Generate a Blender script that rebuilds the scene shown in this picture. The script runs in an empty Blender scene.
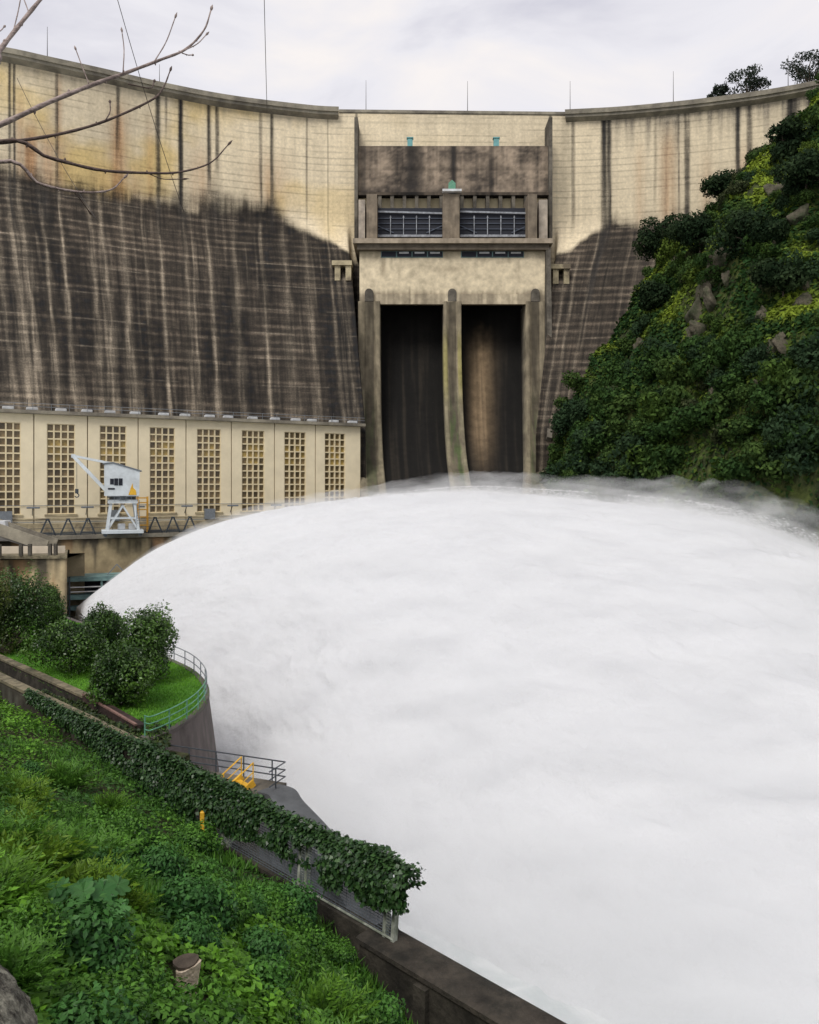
import bpy, math
import numpy as np
from mathutils import Vector, Matrix
R = math.radians
rng = np.random.default_rng(7)
sc = bpy.context.scene
COL = sc.collection
F, CX, HZ, EYE = 800.0, 409.5, 487.0, 24.0

def W(px, py, Y):
    """a place seen at that spot of the picture, Y metres away"""
    return np.array([(px - CX) / F * Y, Y, EYE - (py - HZ) / F * Y])

# ------------------------------------------------------------------ noise
def _hash(ix, iy, iz, seed):
    h = (ix.astype(np.int64) * 374761393 + iy.astype(np.int64) * 668265263 + iz.astype(np.int64) * 2147483647 + seed * 1274126177) & 0xFFFFFFFF
    h = ((h ^ (h >> 13)) * 1274126177) & 0xFFFFFFFF
    h = ((h ^ (h >> 15)) * 2246822519) & 0xFFFFFFFF
    return ((h ^ (h >> 16)) & 0xFFFFFF) / float(0xFFFFFF)

def vnoise(x, y, z=0.0, seed=0):
    x, y, z = np.broadcast_arrays(np.asarray(x, float), np.asarray(y, float), np.asarray(z, float))
    ix, iy, iz = np.floor(x), np.floor(y), np.floor(z)
    fx, fy, fz = x - ix, y - iy, z - iz
    fx, fy, fz = [f * f * (3 - 2 * f) for f in (fx, fy, fz)]
    r = 0
    for a in (0, 1):
        wa = fx if a else 1 - fx
        for b in (0, 1):
            wb = fy if b else 1 - fy
            for c in (0, 1):
                wc = fz if c else 1 - fz
                r = r + wa * wb * wc * _hash(ix + a, iy + b, iz + c, seed)
    return r

def fbm(x, y, z=0.0, seed=0, oct=4, gain=.5):
    s, a, t = 0, 1.0, 0
    for o in range(oct):
        s = s + a * vnoise(np.asarray(x) * 2 ** o, np.asarray(y) * 2 ** o, np.asarray(z) * 2 ** o, seed + o * 17)
        t += a; a *= gain
    return s / t

def sstep(a, b, x):
    t = np.clip((x - a) / (b - a), 0, 1)
    return t * t * (3 - 2 * t)

def unit(v):
    v = np.asarray(v, float)
    return v / np.maximum(np.linalg.norm(v, axis=-1, keepdims=True), 1e-9)

def spline(pts, n):
    P = np.asarray(pts, float)
    P = np.vstack([2 * P[0] - P[1], P, 2 * P[-1] - P[-2]])
    m = len(P) - 3
    t = np.linspace(0, m - 1e-6, n)
    i = np.floor(t).astype(int); f = (t - i)[:, None]
    p0, p1, p2, p3 = P[i], P[i + 1], P[i + 2], P[i + 3]
    return .5 * (2 * p1 + (p2 - p0) * f + (2 * p0 - 5 * p1 + 4 * p2 - p3) * f ** 2 + (3 * p1 - p0 - 3 * p2 + p3) * f ** 3)

# ------------------------------------------------------------------ materials
def nodes(name):
    m = bpy.data.materials.new(name); m.use_nodes = True
    nt = m.node_tree; nt.nodes.clear()
    return m, nt, nt.nodes, nt.links

def N(nt, kind, **kw):
    n = nt.nodes.new(kind)
    for k, v in kw.items():
        if k in n.inputs: n.inputs[k].default_value = v
        else: setattr(n, k, v)
    return n

def mat(name, col, rough=.8, var=.25, scale=1.0, bump=.2, bscale=None, col2=None, metal=0, attr=None, spec=.3, dirt=0.0):
    """base colour broken up by two noises, with a bump; attr takes the colour from a colour attribute of the mesh"""
    m, nt, ns, L = nodes(name)
    out = N(nt, 'ShaderNodeOutputMaterial'); p = N(nt, 'ShaderNodeBsdfPrincipled', Roughness=rough, Metallic=metal)
    p.inputs['Specular IOR Level'].default_value = spec
    tc = N(nt, 'ShaderNodeTexCoord')
    n1 = N(nt, 'ShaderNodeTexNoise', Scale=scale, Detail=8.0, Roughness=.62)
    L.new(tc.outputs['Object'], n1.inputs['Vector'])
    rmp = N(nt, 'ShaderNodeMapRange'); rmp.inputs[1].default_value = .3; rmp.inputs[2].default_value = .7
    rmp.inputs[3].default_value = 1 - var; rmp.inputs[4].default_value = 1 + var
    L.new(n1.outputs['Fac'], rmp.inputs[0])
    if attr:
        a = N(nt, 'ShaderNodeAttribute', attribute_name=attr); src = a.outputs['Color']
    elif col2:
        n2 = N(nt, 'ShaderNodeTexNoise', Scale=scale * .45, Detail=6.0, Roughness=.7)
        L.new(tc.outputs['Object'], n2.inputs['Vector'])
        cr = N(nt, 'ShaderNodeValToRGB'); cr.color_ramp.elements[0].position = .42; cr.color_ramp.elements[1].position = .6
        cr.color_ramp.elements[0].color = (*col, 1); cr.color_ramp.elements[1].color = (*col2, 1)
        L.new(n2.outputs['Fac'], cr.inputs['Fac']); src = cr.outputs['Color']
    else:
        c = N(nt, 'ShaderNodeRGB'); c.outputs[0].default_value = (*col, 1); src = c.outputs[0]
    mul = N(nt, 'ShaderNodeVectorMath', operation='SCALE')
    L.new(src, mul.inputs[0]); L.new(rmp.outputs[0], mul.inputs['Scale'])
    L.new(mul.outputs[0], p.inputs['Base Color'])
    if bump:
        n3 = N(nt, 'ShaderNodeTexNoise', Scale=bscale or scale * 4, Detail=6.0)
        L.new(tc.outputs['Object'], n3.inputs['Vector'])
        b = N(nt, 'ShaderNodeBump', Strength=bump, Distance=.1)
        L.new(n3.outputs['Fac'], b.inputs['Height']); L.new(b.outputs[0], p.inputs['Normal'])
    L.new(p.outputs[0], out.inputs[0])
    return m

def leaf_mat(name, rough=.5, trans=.3, spec=.25):
    m, nt, ns, L = nodes(name)
    out = N(nt, 'ShaderNodeOutputMaterial'); p = N(nt, 'ShaderNodeBsdfPrincipled', Roughness=rough)
    p.inputs['Specular IOR Level'].default_value = spec
    a = N(nt, 'ShaderNodeAttribute', attribute_name='tint')
    t = N(nt, 'ShaderNodeBsdfTranslucent'); mx = N(nt, 'ShaderNodeMixShader', Fac=trans)
    L.new(a.outputs['Color'], p.inputs['Base Color']); L.new(a.outputs['Color'], t.inputs['Color'])
    L.new(p.outputs[0], mx.inputs[1]); L.new(t.outputs[0], mx.inputs[2]); L.new(mx.outputs[0], out.inputs[0])
    return m

M = {}
M['concrete_attr'] = mat('stained_concrete', None, .85, .15, 1.8, .35, 5.0, attr='tint')
M['plaster'] = mat('cream_plaster', (.74, .65, .46), .8, .10, .35, .12, 5)
M['plaster_dark'] = mat('weathered_cream', (.42, .36, .23), .85, .3, .5, .2, col2=(.16, .13, .09))
M['frame'] = mat('cream_frame', (.66, .56, .36), .7, .08, 1, .05)
M['pane'] = mat('brown_glass', None, .25, .3, .8, 0, attr='tint', spec=.5)
M['grey_concrete'] = mat('grey_concrete', (.20, .19, .17), .85, .25, .5, .3, 4, col2=(.12, .115, .11))
M['beam'] = mat('beam_concrete', (.60, .51, .33), .85, .14, .4, .2, 4)
M['brown_wall'] = mat('brown_stained_concrete', None, .9, .3, .6, .3, 3, attr='tint')
M['dark_concrete'] = mat('dark_concrete', (.07, .062, .05), .9, .4, .6, .3, 4, col2=(.14, .125, .1))
M['cornice'] = mat('cornice_concrete', (.27, .245, .19), .9, .3, .4, .3, 4, col2=(.15, .135, .11))
M['black'] = mat('gate_steel', (.012, .014, .022), .6, .3, 2, .1)
M['white_metal'] = mat('white_paint', (.62, .64, .66), .5, .12, 1.2, .05, col2=(.5, .5, .49))
M['crane'] = mat('crane_paint', (.60, .65, .68), .5, .12, .9, .08, col2=(.52, .56, .58))
M['yellow'] = mat('yellow_paint', (.75, .44, .04), .5, .2, 5, .1, col2=(.6, .33, .03))
M['orange'] = mat('orange_paint', (.75, .40, .06), .5, .2, 3, .1)
M['green_rail'] = mat('green_paint', (.09, .25, .16), .5, .2, 5, .1, col2=(.14, .32, .22))
M['grey_rail'] = mat('grey_steel', (.17, .19, .21), .5, .2, 5, .1)
M['dark_rail'] = mat('dark_steel', (.05, .06, .07), .5, .25, 5, .1)
M['teal'] = mat('teal_steel', (.16, .27, .26), .55, .3, .6, .2, col2=(.09, .15, .15))
M['cyan_box'] = mat('cyan_paint', (.14, .33, .33), .6, .2, 1, .1)
M['mossy'] = mat('mossy_wall', (.022, .019, .015), .9, .5, 1.4, .5, 6, col2=(.05, .044, .034))
M['mossy_top'] = mat('mossy_coping', (.050, .042, .033), .9, .5, 1.6, .6, 8, col2=(.022, .02, .016))
M['coping'] = mat('pale_coping', (.20, .17, .11), .9, .4, 2, .4, 8, col2=(.10, .09, .06))
M['wall_purple'] = mat('curved_wall_concrete', (.13, .11, .105), .9, .25, .6, .3, 5, col2=(.085, .075, .07))
M['white_post'] = mat('old_white_paint', (.36, .38, .33), .7, .35, 3, .3, 9, col2=(.15, .17, .13))
M['wire'] = mat('galvanised_wire', (.10, .12, .14), .6, .3, 3, 0)
M['rock'] = mat('hill_rock', (.105, .092, .066), .95, .5, 1.6, .9, 5, col2=(.03, .036, .018))
M['soil'] = mat('hill_soil', (.026, .034, .013), 1, .5, .7, .8, 3, col2=(.075, .095, .024))
M['bank_soil'] = mat('bank_soil', (.030, .030, .012), 1, .5, 2, .6, 6, col2=(.045, .05, .018))
M['lawn'] = mat('lawn', (.06, .17, .018), 1, .4, 2.5, .8, 20, col2=(.09, .24, .028))
M['bark'] = mat('bark', (.07, .055, .042), .9, .4, 5, .5, 12)
M['twig'] = mat('pale_bark', (.36, .29, .265), .8, .3, 30, .3, 60, col2=(.19, .145, .13))
M['twig_dark'] = mat('dark_bark', (.105, .075, .064), .8, .35, 30, .3, 60)
M['cable'] = mat('steel_cable', (.06, .055, .05), .6, .2, 4, 0)
M['stone'] = mat('lichen_stone', (.045, .04, .032), .95, .6, 9, .9, 30, col2=(.26, .25, .20))
M['stump'] = mat('cut_wood', (.70, .58, .45), .85, .3, 6, .4, 20, col2=(.40, .32, .23))
M['sand'] = mat('pale_deck', (.55, .48, .38), .9, .15, .7, .2)
M['leaf'] = leaf_mat('leaves')
M['leaf_gloss'] = leaf_mat('glossy_leaves', .38, .15, .4)
M['leaf_matte'] = leaf_mat('matte_leaves', .8, .2, .1)

# ------------------------------------------------------------------ objects
def tag(o, label=None, cat=None, group=None, kind=None):
    if label: o['label'] = label
    if cat: o['category'] = cat
    if group: o['group'] = group
    if kind: o['kind'] = kind
    return o

def empty(name, loc=(0, 0, 0), rz=0.0):
    o = bpy.data.objects.new(name, None); COL.objects.link(o)
    o.location = loc; o.rotation_euler = (0, 0, rz); o.empty_display_size = .5
    return o

def link(name, me, m, parent=None, smooth=False):
    o = bpy.data.objects.new(name, me); COL.objects.link(o)
    if m is not None: me.materials.append(m)
    if parent is not None: o.parent = parent
    if smooth: me.polygons.foreach_set('use_smooth', np.ones(len(me.polygons), bool))
    return o

def copy_tree(o, parent=None):
    c = o.copy(); COL.objects.link(c); c.parent = parent
    for ch in list(o.children): copy_tree(ch, c)
    return c

def mesh_np(name, V, Q, tint=None, attr='tint'):
    """mesh from numpy quads (M,4)"""
    me = bpy.data.meshes.new(name)
    V = np.ascontiguousarray(V, np.float32); Q = np.ascontiguousarray(Q, np.int32)
    k = Q.shape[1]
    me.vertices.add(len(V)); me.vertices.foreach_set('co', V.ravel())
    me.loops.add(Q.size); me.loops.foreach_set('vertex_index', Q.ravel())
    me.polygons.add(len(Q)); me.polygons.foreach_set('loop_start', np.arange(0, Q.size, k, dtype=np.int32))
    me.update(calc_edges=True)
    if tint is not None: set_tint(me, tint, attr)
    return me

def set_tint(me, tint, attr='tint'):
    a = me.color_attributes.new(attr, 'FLOAT_COLOR', 'POINT')
    c = np.ones((len(me.vertices), 4), np.float32); c[:, :3] = tint
    a.data.foreach_set('color', c.ravel())

def grid_quads(nu, nv, off=0, close_u=False):
    i = np.arange(nu if close_u else nu - 1)[:, None]; j = np.arange(nv - 1)[None, :]
    i2 = (i + 1) % nu
    q = np.stack([i * nv + j, i2 * nv + j, i2 * nv + j + 1, i * nv + j + 1], -1)
    return q.reshape(-1, 4) + off

class MB:
    def __init__(s): s.v = []; s.f = []; s.n = 0
    def add(s, V, Fc):
        s.v += [tuple(map(float, p)) for p in V]
        s.f += [tuple(int(i) + s.n for i in f) for f in Fc]; s.n = len(s.v); return s
    def box(s, x0, x1, y0, y1, z0, z1):
        V = [(x, y, z) for z in (z0, z1) for y in (y0, y1) for x in (x0, x1)]
        return s.add(V, [(0, 2, 3, 1), (4, 5, 7, 6), (0, 1, 5, 4), (1, 3, 7, 5), (3, 2, 6, 7), (2, 0, 4, 6)])
    def beam(s, p, q, w, h=None, up=(0, 0, 1)):
        p, q = np.asarray(p, float), np.asarray(q, float); h = h or w
        d = unit(q - p); u = np.asarray(up, float)
        if abs(d @ u) > .97: u = np.array([0, 1., 0])
        a = unit(np.cross(d, u)) * w / 2; b = unit(np.cross(a, d)) * h / 2
        V = [e + i * a + j * b for e in (p, q) for i, j in ((-1, -1), (1, -1), (1, 1), (-1, 1))]
        return s.add(V, [(3, 2, 1, 0), (4, 5, 6, 7), (0, 1, 5, 4), (1, 2, 6, 5), (2, 3, 7, 6), (3, 0, 4, 7)])
    def tube(s, pts, r, n=6):
        P = np.asarray(pts, float); m = len(P)
        rr = np.broadcast_to(np.asarray(r, float), (m,))
        T = unit(np.gradient(P, axis=0)); a = None; V = []
        for i in range(m):
            if a is None:
                u = np.array([0, 0, 1.]) if abs(T[i][2]) < .9 else np.array([1., 0, 0])
                a = unit(np.cross(T[i], u))
            else: a = unit(a - (a @ T[i]) * T[i])
            b = np.cross(T[i], a)
            for k in range(n):
                t = 2 * math.pi * k / n
                V.append(P[i] + rr[i] * (math.cos(t) * a + math.sin(t) * b))
        Fc = [(i * n + k, i * n + (k + 1) % n, (i + 1) * n + (k + 1) % n, (i + 1) * n + k) for i in range(m - 1) for k in range(n)]
        Fc += [tuple(range(n))[::-1], tuple((m - 1) * n + k for k in range(n))]
        return s.add(V, Fc)
    def prism(s, poly, axis, a0, a1):
        """polygon extruded along an axis; poly gives the two other coordinates"""
        n = len(poly); V = []
        for a in (a0, a1):
            for p in poly:
                c = list(p); c.insert(axis, a); V.append(c)
        Fc = [tuple(range(n))[::-1], tuple(range(n, 2 * n))] + [(i, (i + 1) % n, n + (i + 1) % n, n + i) for i in range(n)]
        return s.add(V, Fc)
    def sweep(s, path, prof, nrm=None):
        """profile (out, z) swept along a ground path (x, y); out is along nrm"""
        P = np.asarray(path, float); k = len(prof)
        if nrm is None:
            T = unit(np.gradient(P, axis=0)); nrm = np.stack([T[:, 1], -T[:, 0]], -1)
        V = []
        for p, nn in zip(P, nrm):
            for o, z in prof: V.append((p[0] + nn[0] * o, p[1] + nn[1] * o, z))
        Fc = [(i * k + j, (i + 1) * k + j, (i + 1) * k + (j + 1) % k, i * k + (j + 1) % k) for i in range(len(P) - 1) for j in range(k)]
        Fc += [tuple(range(k)), tuple(range((len(P) - 1) * k, len(P) * k))[::-1]]
        return s.add(V, Fc)
    def build(s, name, m, parent=None, smooth=False, bevel=0):
        import bmesh
        me = bpy.data.meshes.new(name); me.from_pydata(s.v, [], s.f)
        bm = bmesh.new(); bm.from_mesh(me); bmesh.ops.recalc_face_normals(bm, faces=bm.faces); bm.to_mesh(me); bm.free()
        o = link(name, me, m, parent, smooth)
        if bevel:
            b = o.modifiers.new('b', 'BEVEL'); b.width = bevel; b.segments = 1; b.limit_method = 'ANGLE'
        return o

def subdiv_cut(o, size):
    pass

# ------------------------------------------------------------------ leaves
def leaves_geo(P, Nn, size, tint, width=.5, tilt=.7, up=0.0, fold=.12, dirs=None, seed=0):
    r = np.random.default_rng(seed)
    n = len(P)
    nn = unit(Nn + r.normal(0, tilt, (n, 3)))
    d = r.normal(0, 1, (n, 3)) if dirs is None else dirs + r.normal(0, .25, (n, 3))
    d[:, 2] += up
    t = unit(d - (d * nn).sum(-1, keepdims=True) * nn); b = np.cross(nn, t)
    s = np.broadcast_to(np.asarray(size, float), (n,))[:, None]
    w = s * width * .5
    V = np.stack([P, P + t * s * .45 + b * w + nn * s * fold, P + t * s, P + t * s * .45 - b * w + nn * s * fold], 1)
    Q = np.arange(n * 4).reshape(n, 4)
    return V.reshape(-1, 3), Q, np.repeat(tint, 4, 0)

def leaf_obj(name, P, Nn, size, tint, m, parent=None, **kw):
    V, Q, T = leaves_geo(P, Nn, size, tint, **kw)
    return link(name, mesh_np(name, V, Q, T), m, parent)

def tints(n, a, b, seed, jit=.25, f=None):
    r = np.random.default_rng(seed)
    f = r.random(n) if f is None else np.clip(f + r.normal(0, .15, n), 0, 1)
    c = np.asarray(a)[None] * (1 - f[:, None]) + np.asarray(b)[None] * f[:, None]
    return c * (1 + r.uniform(-jit, jit, n))[:, None]

def crown_points(n, rx, rz, seed, lumps=9, lump=.42, flat=.8):
    """points and outward normals on a crown made of uneven lumps with gaps between"""
    r = np.random.default_rng(seed)
    c = unit(r.normal(0, 1, (lumps, 3))) * r.uniform(.35, .72, (lumps, 1)); c[:, 2] = c[:, 2] * flat
    rad = r.uniform(lump * .65, lump * 1.2, lumps)
    k = r.choice(lumps, n, p=rad ** 2 / (rad ** 2).sum())
    d = unit(r.normal(0, 1, (n, 3)))
    q = c[k] + d * (rad[k] * r.uniform(.72, 1.06, n))[:, None]
    wob = .85 + .3 * vnoise(q[:, 0] * 4 + 9, q[:, 1] * 4, q[:, 2] * 4, seed)
    q = q * wob[:, None]
    return q * np.array([rx, rx, rz]), d, q

# ================================================================== camera, sky, sun
cam = bpy.data.cameras.new('camera'); cam.sensor_fit = 'HORIZONTAL'; cam.sensor_width = 36
cam.lens = 36 * F / 819; cam.shift_y = -(512 - HZ) / 819; cam.clip_start = .05; cam.clip_end = 5000
camo = bpy.data.objects.new('camera', cam); COL.objects.link(camo)
camo.location = (0, 0, EYE); camo.rotation_euler = (R(90), 0, 0); sc.camera = camo
sc.view_settings.view_transform = 'Standard'; sc.view_settings.look = 'None'; sc.view_settings.gamma = 1
sc.view_settings.exposure = 0.08
sc.cycles.max_bounces = 12; sc.cycles.volume_bounces = 8; sc.cycles.diffuse_bounces = 4; sc.cycles.transparent_max_bounces = 24
sc.cycles.transmission_bounces = 4; sc.cycles.glossy_bounces = 2
SUN_EL, SUN_AZ = 50.0, 205.0           # from behind the camera, to its left
w = bpy.data.worlds.new('World'); sc.world = w; w.use_nodes = True
nt = w.node_tree; nt.nodes.clear(); L = nt.links
wo = N(nt, 'ShaderNodeOutputWorld'); bg = N(nt, 'ShaderNodeBackground', Strength=.1)
sky = N(nt, 'ShaderNodeTexSky', sky_type='NISHITA'); sky.sun_disc = False
sky.sun_elevation = R(SUN_EL); sky.sun_rotation = R(SUN_AZ)
tc = N(nt, 'ShaderNodeTexCoord'); mp = N(nt, 'ShaderNodeMapping'); mp.inputs['Scale'].default_value = (1, 1, 2.6)
mp.inputs['Location'].default_value = (.37, .2, .11)
L.new(tc.outputs['Generated'], mp.inputs[0])
cn = N(nt, 'ShaderNodeTexNoise', Scale=3.4, Detail=7.0, Roughness=.52, Distortion=.4); L.new(mp.outputs[0], cn.inputs['Vector'])
cr = N(nt, 'ShaderNodeValToRGB'); e = cr.color_ramp.elements
e[0].position = .33; e[0].color = (6.2, 6.15, 6.95, 1); e[1].position = .66; e[1].color = (9.6, 9.1, 8.85, 1)
em = cr.color_ramp.elements.new(.52); em.color = (8.5, 8.35, 8.75, 1)
L.new(cn.outputs['Fac'], cr.inputs['Fac'])
mx = N(nt, 'ShaderNodeMix', data_type='RGBA'); mx.inputs[0].default_value = .93
L.new(sky.outputs[0], mx.inputs[6]); L.new(cr.outputs[0], mx.inputs[7])
L.new(mx.outputs[2], bg.inputs['Color']); L.new(bg.outputs[0], wo.inputs[0])
sl = bpy.data.lights.new('sun', 'SUN'); sl.energy = 2.2; sl.angle = R(24); sl.color = (1, .96, .9)
so = bpy.data.objects.new('sun', sl); COL.objects.link(so)
az = R(SUN_AZ); dvec = Vector((math.sin(az) * math.cos(R(SUN_EL)), math.cos(az) * math.cos(R(SUN_EL)), math.sin(R(SUN_EL))))
so.rotation_euler = dvec.to_track_quat('Z', 'Y').to_euler(); so.location = (0, -50, 200)

# ================================================================== dam
CREST_Z = 104.0
crest_px = [(-180, 24), (-90, 37), (0, 50), (50, 60.5), (103, 72), (164, 86), (231, 98.5), (308, 108), (341, 110)]
crest_px_r = [(566, 112.5), (620, 109.5), (675, 104.5), (722, 99), (771, 92), (819, 83), (900, 65), (1000, 38)]
def cpt(px, py):
    Y = (CREST_Z - EYE) * F / (HZ - py); return [(px - CX) / F * Y, Y, px]
cl = spline([cpt(*p) for p in crest_px], 420)
cc = np.stack([np.linspace(cl[-1][0], cpt(*crest_px_r[0])[0], 202)[1:-1], np.linspace(cl[-1][1], cpt(*crest_px_r[0])[1], 202)[1:-1], np.linspace(341, 566, 202)[1:-1]], -1)
crr = spline([cpt(*p) for p in crest_px_r], 380)
C = np.vstack([cl, cc, crr])                       # x, y, and the crest column
cpx = C[:, 2]
lean_x = np.interp(cpx, [-180, 0, 60, 160, 260, 340, 357, 362, 545, 551, 570, 610, 820, 1000], [.62, .55, .48, .36, .25, .2, .17, .0, .0, -.28, -.36, -.45, -.5, -.5])
lean = np.stack([lean_x, -np.sqrt(1 - lean_x ** 2)], -1)
zs = np.concatenate([np.linspace(CREST_Z - .02, 30, 330), np.linspace(29.5, 2, 24)])
centre = sstep(346, 352, cpx) * (1 - sstep(554, 560, cpx))
def batter(z):
    d = np.maximum(82 - np.maximum(z, 33.5), 0); return .64 * d * sstep(0, 16, d) ** .6
OFF = batter(zs)[None, :] * (1 - centre)[:, None]
Xg = C[:, None, 0] + lean[:, None, 0] * OFF; Yg = C[:, None, 1] + lean[:, None, 1] * OFF
Zg = np.broadcast_to(zs[None], Xg.shape)
u = np.concatenate([[0], np.cumsum(np.linalg.norm(np.diff(C[:, :2], axis=0), axis=1))])
U = np.broadcast_to(u[:, None], Xg.shape); Cg = np.broadcast_to(cpx[:, None], Xg.shape)

def dam_tint(U, Cg, Z):
    big = fbm(U / 22, Z / 16, 0, 3); fine = fbm(U / 1.6, Z / 1.2, 0, 5); streak = fbm(U / 1.1, Z / 34, 0, 9)
    pale = np.array([.66, .565, .40])[None, None] * (.80 + .16 * sstep(.3, .7, big) + .05 * fine + .12 * sstep(.3, .7, streak))[..., None]
    yel = sstep(.45, .7, fbm(U / 14 + 3, Z / 12, 0, 21)) * sstep(520, 120, Cg)
    pale = pale * (1 - .30 * yel[..., None] * np.array([.25, .6, 1.6]))
    # lift joints: thin broken lines
    li = np.abs(((Z / 1.3) % 1.0) - .5) * 2
    ln = sstep(.74, .95, li) * sstep(.30, .60, fbm(U / 5, np.floor(Z / 1.3 + .5) * 3.1, 0, 31))
    pale = pale * (1 - .34 * ln)[..., None]
    # rust weeps
    rust = np.zeros_like(Z)
    for c0, wd, z0, z1, k in [(30, 8, 90, 78, .85), (52, 14, 90, 80, .6), (118, 9, 97, 76, .85), (20, 5, 95, 78, .5), (58, 4, 102, 76, .5), (150, 5, 96, 82, .35), (122, 24, 86, 80, .5),
                              (200, 12, 92, 82, .35), (270, 18, 92, 84, .4), (40, 30, 84, 79, .45), (668, 8, 98, 80, .55), (640, 5, 95, 80, .35), (745, 7, 92, 76, .5), (706, 6, 92, 78, .3)]:
        rust = np.maximum(rust, k * np.exp(-((Cg - c0) / wd) ** 2) * sstep(z0 + 5, z0 - 4, Z) * sstep(z1 - 8, z1 + 3, Z) * (.25 + 1.3 * streak))
    rust = np.clip(rust, 0, 1)[..., None]
    pale = pale * (1 - rust) + np.array([.33, .155, .055]) * rust
    # grey weathering band under the crest
    gb = sstep(99, 103.2, Z + 5 * (streak - .5)) * .45 * (sstep(350, 330, Cg) + sstep(570, 600, Cg)) + sstep(95, 101, Z + 9 * (streak - .5)) * .35 * sstep(590, 640, Cg) + .22 * sstep(.42, .7, streak) * sstep(580, 620, Cg)
    gb = np.clip(gb, 0, .85)
    pale = pale * (1 - gb[..., None]) + np.array([.16, .14, .11]) * gb[..., None]
    # dark growth on the wet lower face
    bz = np.interp(Cg, [-180, 40, 120, 200, 240, 280, 305, 330, 350, 356, 550, 556, 575, 592, 612, 640, 700, 900], [83, 82.5, 81.5, 82, 83.5, 81.5, 78.5, 75, 72, 71, 71, 72, 73.5, 77.5, 81, 81.5, 80.5, 76])
    soft = np.interp(Cg, [0, 260, 310, 345, 560, 590, 640], [2.6, 2.6, 1.3, .7, .7, 1.0, 2.4])
    q = (bz - Z) + (fbm(U / 2.6, Z / 40, 0, 42) - .5) * soft * 1.5 + (fbm(U / 7, Z / 4, 0, 41) - .5) * soft * 1.8 + (streak - .5) * soft * .9
    D = np.clip(sstep(-soft, soft, q), 0, 1)
    dv = fbm(U / 5, Z / 24, 0, 51); dn = fbm(U / .9, Z / .8, 0, 53)
    dark = np.array([.034, .0268, .0198])[None, None] * (.22 + 1.0 * sstep(.3, .7, dv) + .55 * sstep(.25, .75, dn))[..., None]
    dark = dark * (1 - .25 * sstep(200, 340, Cg) * sstep(570, 540, Cg))[..., None]
    bandz = fbm(U / 9, Z / 1.0, 0, 57)
    lb = sstep(.35, .85, np.abs(((Z / 1.6 + .5 * fbm(U / 30, Z / 30, 0, 58)) % 1) - .5) * 2) * (.25 + sstep(.36, .60, bandz))
    dark = dark * (.62 + 1.0 * lb)[..., None]
    crust = sstep(.93, 1, np.abs(((Z / 5.25) % 1) - .5) * 2) * sstep(.48, .6, fbm(U / 7, np.floor(Z / 5.25) * 7.7, 0, 61))
    dark = dark + np.array([.13, .11, .085]) * crust[..., None] * .7
    # pale mineral streaks down the joints
    st = np.zeros_like(Z); vst = fbm(U / .45, Z / 5, 0, 69); fst = sstep(.60, .78, fbm(U / .6, Z / 22, 0, 67)) * .17
    for c0, wd, k in [(-60, 4, .6), (-30, 3, .6), (-8, 3, .6), (8, 5, .75), (19, 4.5, .8), (40, 3, .55), (58, 2.0, .95), (88, 3.5, .55), (99, 5, .65), (120, 3.4, .8), (141, 1.6, .4), (158, 2.0, .8), (183, 3.4, .4), (190, 1.4, .7), (207, 2.4, .7), (232, 3.5, .35), (260, 1.6, .85), (282, 4, .35), (303, 3.6, .5), (326, 1.4, .4), (338, 2.4, .35),
                      (573, 1.6, .45), (584, 2, .35), (600, 1.4, .5), (646, 3, .25), (660, 2, .3)]:
        wv = (fbm(U * 0 + c0, Z / 9, 0, 71) - .5) * 3.0
        ww = wd * .8 * (.55 + .9 * fbm(U * 0 + c0 * 3, Z / 5, 0, 73)) * np.interp(Z, [35, 75], [1.5, .8])
        st = np.maximum(st, k * np.exp(-np.abs((Cg - c0 + wv) / ww) ** 1.6) * (.40 + .75 * sstep(.32, .68, vst)) * sstep(88, 72, Z))
    st = np.maximum(st, fst * sstep(84, 74, Z)) * (.72 + .38 * lb)
    st = st + .45 * sstep(44, 32, Z) * sstep(.4, .75, streak) * sstep(260, 60, Cg)
    st = np.clip(st, 0, 1)[..., None]
    dark = dark * (1 - st) + np.array([.30, .25, .185]) * st
    col = pale * (1 - D[..., None]) + dark * D[..., None]
    # black runs from the drains under the crest
    bl = np.zeros_like(Z)
    for c0, wd, z1, k in [(9.5, 1.6, 74, .95), (14.5, 1.4, 80, .95), (57, 1.8, 82, .85), (118, 2.0, 92, .8), (158, 2.6, 78, .9), (181, 2.6, 80, .95), (209, 2.0, 86, .95), (217, 2.0, 91, .9), (261, 1.5, 84, .85), (272, 2.0, 80, .9), (307, 1.0, 82, .6), (166, 1.2, 97, .6),
                          (-30, 2, 80, .9), (-70, 2, 84, .9), (328, .8, 76, .4), (604, 3.4, 62, .95), (609, 2.4, 78, .8), (687, 3.0, 78, .9), (679, 1, 82, .5), (738, 2.4, 82, .9), (749, 3.0, 72, .9), (792, 5.5, 70, .95), (812, 5, 74, .9), (655, 1.6, 86, .4), (357, 1.2, 72, .85), (550, 1.6, 70, .85), (573, 2.0, 82, .6), (566, 5, 86, .25)]:
        wv = (fbm(U * 0 + c0, Z / 12, 0, 81) - .5) * 1.6
        bl = np.maximum(bl, k * np.exp(-((Cg - c0 + wv) / wd) ** 4) * sstep(z1 - 7, z1 + 3, Z) * (.55 + .8 * streak))
    for c0, wd, zc, hh in [(272, 4, 83, 2.5), (216, 7, 82, 4), (42, 7, 77, 5), (183, 6, 79, 4)]:
        bl = np.maximum(bl, .8 * np.exp(-((Cg - c0) / wd) ** 2 - ((Z - zc) / hh) ** 2) * (.3 + 1.2 * fine))
    bl = np.clip(bl, 0, 1)[..., None]
    col = col * (1 - bl) + np.array([.022, .020, .018]) * bl
    return np.clip(col, .008, .9)

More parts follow.
